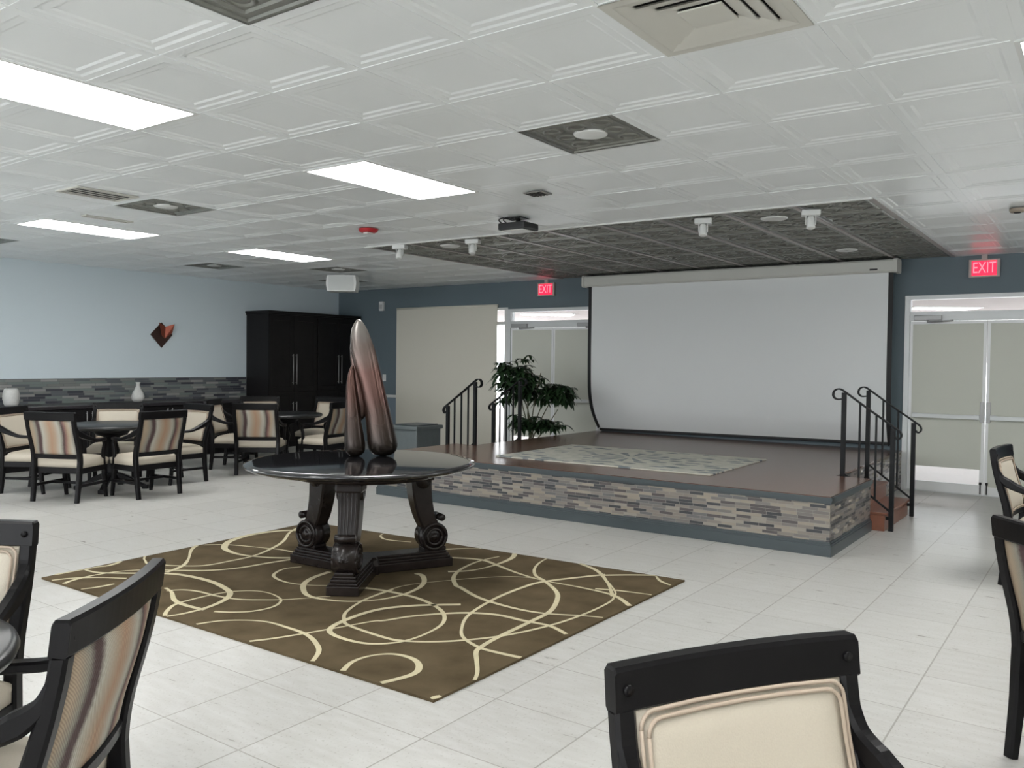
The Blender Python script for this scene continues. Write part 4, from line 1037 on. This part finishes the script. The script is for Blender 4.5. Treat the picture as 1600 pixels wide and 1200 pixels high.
CURVES = [
    (0.035, [(-3.84, 0.438), (-3.767, 0.374), (-3.647, 0.336), (-3.512, 0.35), (-3.368, 0.442), (-3.122, 0.621), (-2.927, 0.677), (-2.684, 0.681), (-2.464, 0.632), (-2.346, 0.574), (-2.26, 0.471), (-2.208, 0.322), (-2.205, 0.172), (-2.237, 0.064)]),
    (0.03, [(-3.806, 0.688), (-3.691, 0.603), (-3.649, 0.497), (-3.67, 0.406), (-3.685, 0.109)]),
    (0.028, [(-3.362, 0.01), (-3.44, 0.121), (-3.464, 0.296), (-3.42, 0.471), (-3.3, 0.609), (-2.991, 0.831), (-2.868, 1.023), (-2.822, 1.25), (-2.771, 1.466)]),
    (0.025, [(-3.207, 0.022), (-3.158, 0.133), (-3.142, 0.258)]),
    (0.025, [(-3.569, 0.001), (-3.512, 0.144), (-3.402, 0.263), (-3.215, 0.383)]),
    (0.03, [(-3.787, 1.45), (-3.744, 1.291), (-3.63, 1.153), (-3.385, 0.965), (-3.229, 0.813), (-3.152, 0.639)]),
    (0.025, [(-3.774, 1.239), (-3.818, 1.075), (-3.8, 0.929), (-3.693, 0.802), (-3.573, 0.735), (-3.439, 0.709), (-3.14, 0.884), (-3.09, 1.117), (-3.099, 1.357), (-3.232, 1.652), (-3.363, 1.839), (-3.582, 2.083), (-3.759, 2.402)]),
    (0.05, [(-3.542, 2.204), (-3.696, 2.047), (-3.744, 1.791), (-3.673, 1.541), (-3.522, 1.375), (-3.378, 1.308), (-3.182, 1.291), (-2.96, 1.358), (-2.786, 1.479)]),
    (0.025, [(-3.707, 1.321), (-3.547, 1.449), (-3.248, 1.547), (-3.082, 1.589), (-2.893, 1.589)]),
    (0.03, [(-2.793, 0.406), (-2.677, 0.376), (-2.501, 0.284), (-2.358, 0.259), (-2.174, 0.271)]),
    (0.02, [(-2.723, 0.37), (-2.664, 0.445), (-2.551, 0.486), (-2.375, 0.495), (-2.203, 0.532), (-2.066, 0.621), (-1.957, 0.718), (-1.864, 0.846), (-1.806, 0.926)]),
    (0.022, [(-2.218, 0.04), (-2.314, 0.112), (-2.405, 0.222), (-2.424, 0.344), (-2.416, 0.509), (-2.372, 0.626), (-2.283, 0.713), (-2.154, 0.736), (-2.006, 0.696), (-1.929, 0.618), (-1.903, 0.523), (-1.934, 0.417), (-2.013, 0.335), (-2.1, 0.288)]),
    (0.025, [(-1.985, 0.043), (-1.906, 0.215), (-1.725, 0.34), (-1.519, 0.352), (-1.337, 0.333), (-1.177, 0.26), (-1.078, 0.183), (-0.988, 0.052)]),
    (0.02, [(-2.541, 1.318), (-2.59, 1.205), (-2.532, 1.071), (-2.439, 1.005), (-2.29, 0.976), (-2.145, 1.006), (-1.991, 1.095)]),
    (0.035, [(-2.274, 1.344), (-2.244, 1.172), (-2.178, 1.038), (-2.078, 0.939), (-1.942, 0.855), (-1.802, 0.849), (-1.63, 0.916), (-1.515, 1.05), (-1.471, 1.221), (-1.493, 1.397), (-1.566, 1.543), (-1.688, 1.664), (-1.767, 1.686)]),
    (0.028, [(-1.514, 0.052), (-1.431, 0.194), (-1.336, 0.423), (-1.232, 0.712), (-1.187, 0.77), (-1.104, 0.95), (-0.932, 1.154), (-0.746, 1.254), (-0.554, 1.259), (-0.373, 1.269), (-0.188, 1.183)]),
    (0.022, [(-1.6, 1.283), (-1.578, 1.002), (-1.49, 0.771), (-1.39, 0.651), (-1.282, 0.586), (-0.98, 0.557), (-0.859, 0.578), (-0.729, 0.661), (-0.609, 0.783), (-0.48, 0.985), (-0.381, 1.281), (-0.338, 1.582), (-0.339, 1.876), (-0.377, 2.027), (-0.45, 2.162), (-0.682, 2.425)]),
    (0.032, [(-1.04, 1.287), (-1.243, 1.104), (-1.366, 0.9), (-1.369, 0.644), (-1.311, 0.47), (-1.173, 0.412), (-0.976, 0.433), (-0.854, 0.572), (-0.848, 0.798), (-0.914, 0.98), (-1.076, 1.133), (-1.325, 1.225), (-1.579, 1.232), (-1.825, 1.187)]),
    (0.03, [(-0.775, 0.053), (-0.842, 0.19), (-0.832, 0.312), (-0.758, 0.398), (-0.634, 0.406), (-0.535, 0.342), (-0.495, 0.241), (-0.543, 0.065)]),
    (0.028, [(-0.24, 0.076), (-0.202, 0.185), (-0.191, 0.298), (-0.247, 0.43), (-0.352, 0.565), (-0.44, 0.671), (-0.468, 0.741), (-0.493, 0.915), (-0.509, 1.275), (-0.531, 1.514), (-0.645, 1.772), (-0.758, 1.921), (-0.95, 2.079), (-1.065, 2.152), (-1.176, 2.296), (-1.256, 2.479), (-1.298, 2.675)]),
    (0.032, [(-1.902, 2.196), (-1.742, 2.269), (-1.619, 2.288), (-1.455, 2.228), (-1.201, 2.131), (-0.95, 2.079), (-0.647, 2.082), (-0.386, 2.044), (-0.184, 1.888)]),
    (0.03, [(-0.188, 0.753), (-0.312, 0.74), (-0.468, 0.741), (-0.63, 0.809), (-0.743, 0.929), (-0.869, 1.151), (-0.947, 1.492), (-0.965, 1.833), (-0.929, 2.068), (-0.713, 2.457), (-0.7, 2.456), (-0.543, 2.59), (-0.381, 2.689), (-0.201, 2.72)]),
    (0.028, [(-0.186, 1.601), (-0.329, 1.549), (-0.535, 1.449), (-0.752, 1.426), (-1.033, 1.471), (-1.282, 1.586), (-1.345, 1.613), (-1.49, 1.764), (-1.592, 1.969), (-1.641, 2.238), (-1.612, 2.46)]),
    (0.03, [(-2.097, 2.39), (-1.956, 2.539), (-1.672, 2.692), (-1.274, 2.727), (-0.977, 2.636), (-0.776, 2.522), (-0.562, 2.277), (-0.385, 2.021)]),
    (0.035, [(-1.62, 1.859), (-1.515, 1.982), (-1.477, 2.179), (-1.493, 2.421), (-1.551, 2.576), (-1.657, 2.704)]),
    (0.02, [(-2.943, 2.686), (-2.893, 2.506), (-2.834, 2.426), (-2.703, 2.367), (-2.484, 2.422)]),
    (0.02, [(-2.33, 2.545), (-2.277, 2.708)]),
    (0.014, [(-1.571, 0.94), (-1.607, 1.187), (-1.604, 1.41), (-1.466, 1.675), (-1.273, 1.945), (-1.093, 2.075), (-0.95, 2.079)]),
    (0.022, [(-0.395, 2.667), (-0.305, 2.557), (-0.181, 2.492)]),
    (0.025, [(-0.566, 2.111), (-0.438, 2.161), (-0.281, 2.196), (-0.186, 2.213)]),
]
# ------------------------------------------------------------------ brown rug with looping lines
RUG = [(-3.682, .049), (-.216, .080), (-.192, 2.700), (-3.789, 2.500)]
def inside(p):
    for (a, b), (c, d) in zip(RUG, RUG[1:]+RUG[:1]):
        if (c-a)*(p[1]-b)-(d-b)*(p[0]-a) < 0.004: return False
    return True
rg = MB()
rg.prism(RUG, 0, .012, axis='Z')
for ci, (w, pts) in enumerate(CURVES):
    sm = catmull([(x, y, 0) for x, y in pts], 7)
    run = []
    def flush():
        if len(run) < 2: return
        L = len(run); vs = []; fs = []
        for i, p in enumerate(run):
            tg = (run[min(i+1, L-1)]-run[max(i-1, 0)]); tg.normalize(); nn = Vector((-tg.y, tg.x, 0))
            ww = w*.5*(.55+.6*abs(sin(3.1*i/L+ci)))
            z = .0126+.00008*ci
            vs += [p+nn*ww+Vector((0, 0, z)), p-nn*ww+Vector((0, 0, z))]
        for i in range(L-1): fs.append((2*i, 2*i+1, 2*i+3, 2*i+2))
        rg.add(vs, fs, 1)
    for p in sm:
        if inside(p): run.append(p)
        else: flush(); run = []
    flush()
o = rg.build('area_rug', [M['rug'], M['rug_line']], fix=True)
for p in o.data.polygons:
    if p.material_index == 1 and p.normal.z < 0: p.flip()
tag(o, 'olive brown rug with looping cream lines under the round black table', 'rug')

# ------------------------------------------------------------------ leafy plant beside the stage
PX, PY = -4.52, 7.16
t = thing('potted_plant', 'tall leafy green plant in a pot between the stage and left doors', 'plant', (PX, PY, 0))
MB().lathe([(.0, 0), (.13, 0), (.15, .02), (.19, .30), (.205, .33), (.20, .36), (.18, .36), (.17, .32), (.0, .30)], 32, cap=False).build('pot', M['pot'], t)
MB().lathe([(.0, .325), (.172, .322)], 24, cap=False).build('soil', M['soil'], t)
R2 = Vector((.814, .581, 0)); D2v = Vector((-.581, .814, 0))
st = MB()
stems = []
for k in range(8):
    a = k*.8; b = Vector((.05*cos(a), .05*sin(a), .32))
    top = R2*(-.22+.085*k)+D2v*random.uniform(-.12, .12)+Vector((0, 0, random.uniform(.85, 1.4)))
    mid = b.lerp(top, .5)+Vector((random.uniform(-.05, .05), random.uniform(-.05, .05), .05))
    st.tube(catmull([b, mid, top], 6), [.010-.0004*i for i in range(13)], 6); stems.append((b, mid, top))
st.build('stems', M['stem'], t)
def leaflet(mb, base, dirv, L, W, droop):
    d = dirv.normalized(); s = d.cross(Vector((0, 0, 1)))
    if s.length < .05: s = Vector((1, 0, 0))
    s.normalize(); v = []; n = 4
    for i in range(n+1):
        u = i/n; c = base+d*L*u+Vector((0, 0, -droop*L*u*u)); w = W*sin(pi*min(.97, .08+u*.92))**.8
        v += [c-s*w+Vector((0, 0, w*.3)), c, c+s*w+Vector((0, 0, w*.3))]
    f = []
    for i in range(n):
        for j in range(2): a = 3*i+j; f.append((a, a+1, a+4, a+3))
    mb.add(v, f, 0, True)
def whorl(mb, c, n, L, up):
    tilt = random.uniform(0, 2*pi)
    for k in range(n):
        a = tilt+2*pi*k/n
        leaflet(mb, c, Vector((cos(a), sin(a), up+random.uniform(-.25, .25))), L*random.uniform(.75, 1.15), L*.17, random.uniform(.3, .8))
def clump(name, blobs):
    mb = MB()
    for cr, cd, cz, rr, rz, cnt, L in blobs:
        for _ in range(cnt):
            while True:
                q = Vector((random.uniform(-1, 1), random.uniform(-1, 1), random.uniform(-1, 1)))
                if q.length < 1: break
            c = R2*(cr+q.x*rr)+D2v*(cd+q.y*rr*.6)+Vector((0, 0, cz+q.z*rz))
            if name == 'lower_foliage': c.z = max(c.z, .60)
            whorl(mb, c, random.randint(5, 7), L*random.uniform(.7, 1.1), random.uniform(-.2, .4))
    mb.build(name, M['leaf'], t, fix=False)
clump('upper_foliage', [(-.20, 0, 1.27, .30, .27, 62, .18), (-.02, 0, 1.16, .26, .22, 44, .17), (.30, 0, 1.06, .26, .17, 46, .17), (.47, 0, 1.02, .15, .14, 14, .16), (-.42, 0, 1.36, .14, .16, 9, .15), (-.40, 0, .98, .10, .14, 6, .14), (-.05, 0, 1.52, .10, .10, 4, .15), (-.38, 0, 1.48, .1, .06, 4, .15)])
clump('lower_foliage', [(.08, 0, .64, .34, .12, 44, .15), (.20, 0, .62, .28, .10, 24, .15), (-.15, 0, .66, .16, .12, 12, .14)])

# ------------------------------------------------------------------ camera, world, render look
# sampling portals in the added, unseen windows
for loc, rot, sx, sy in [((x, YF-.16, 1.4), (pi/2, 0, 0), 3.2, 2.6) for x in (-7.9, -4.1, -.3, 3.35)]+[((XR+.16, y, 1.4), (pi/2, 0, pi/2), 2.8, 2.6) for y in (-9.2, -5.8)]+[((XR+.16, 4.8, 2.37), (pi/2, 0, pi/2), 2.4, .65)]:
    l = bpy.data.lights.new('window_portal', 'AREA'); l.shape = 'RECTANGLE'; l.size = sx; l.size_y = sy; l.cycles.is_portal = True
    o = bpy.data.objects.new('window_portal', l); COL.objects.link(o); o.location = loc; o.rotation_euler = rot
cd = bpy.data.cameras.new('camera'); cam = bpy.data.objects.new('camera', cd); COL.objects.link(cam)
r = Vector((.81361918, .58128304, .01156978)); u = Vector((-.02455751, .01447725, .99959359)); f = Vector((-.5808793, .81357264, -.02605383))
mw = Matrix(((r.x, u.x, -f.x, 2.18745741), (r.y, u.y, -f.y, -2.7187105), (r.z, u.z, -f.z, 1.506), (0, 0, 0, 1)))
cam.matrix_world = mw
cd.sensor_fit = 'HORIZONTAL'; cd.sensor_width = 36.0; cd.lens = 36.0*1316.009/1600; cd.clip_start = .05; cd.clip_end = 200
SC.camera = cam

w = bpy.data.worlds.new('daylight'); SC.world = w; w.use_nodes = True
bg = w.node_tree.nodes['Background']; bg.inputs[0].default_value = (.93, .97, 1.0, 1); bg.inputs[1].default_value = 7.4

vs = SC.view_settings
SC.display_settings.display_device = 'sRGB'
vs.view_transform = 'Standard'; vs.look = 'None'; vs.gamma = 1.0; vs.use_curve_mapping = False
vs.exposure = 0.34
SC.cycles.max_bounces = 10; SC.cycles.diffuse_bounces = 6; SC.cycles.glossy_bounces = 5; SC.cycles.transparent_max_bounces = 8
SC.cycles.sample_clamp_indirect = 6.0
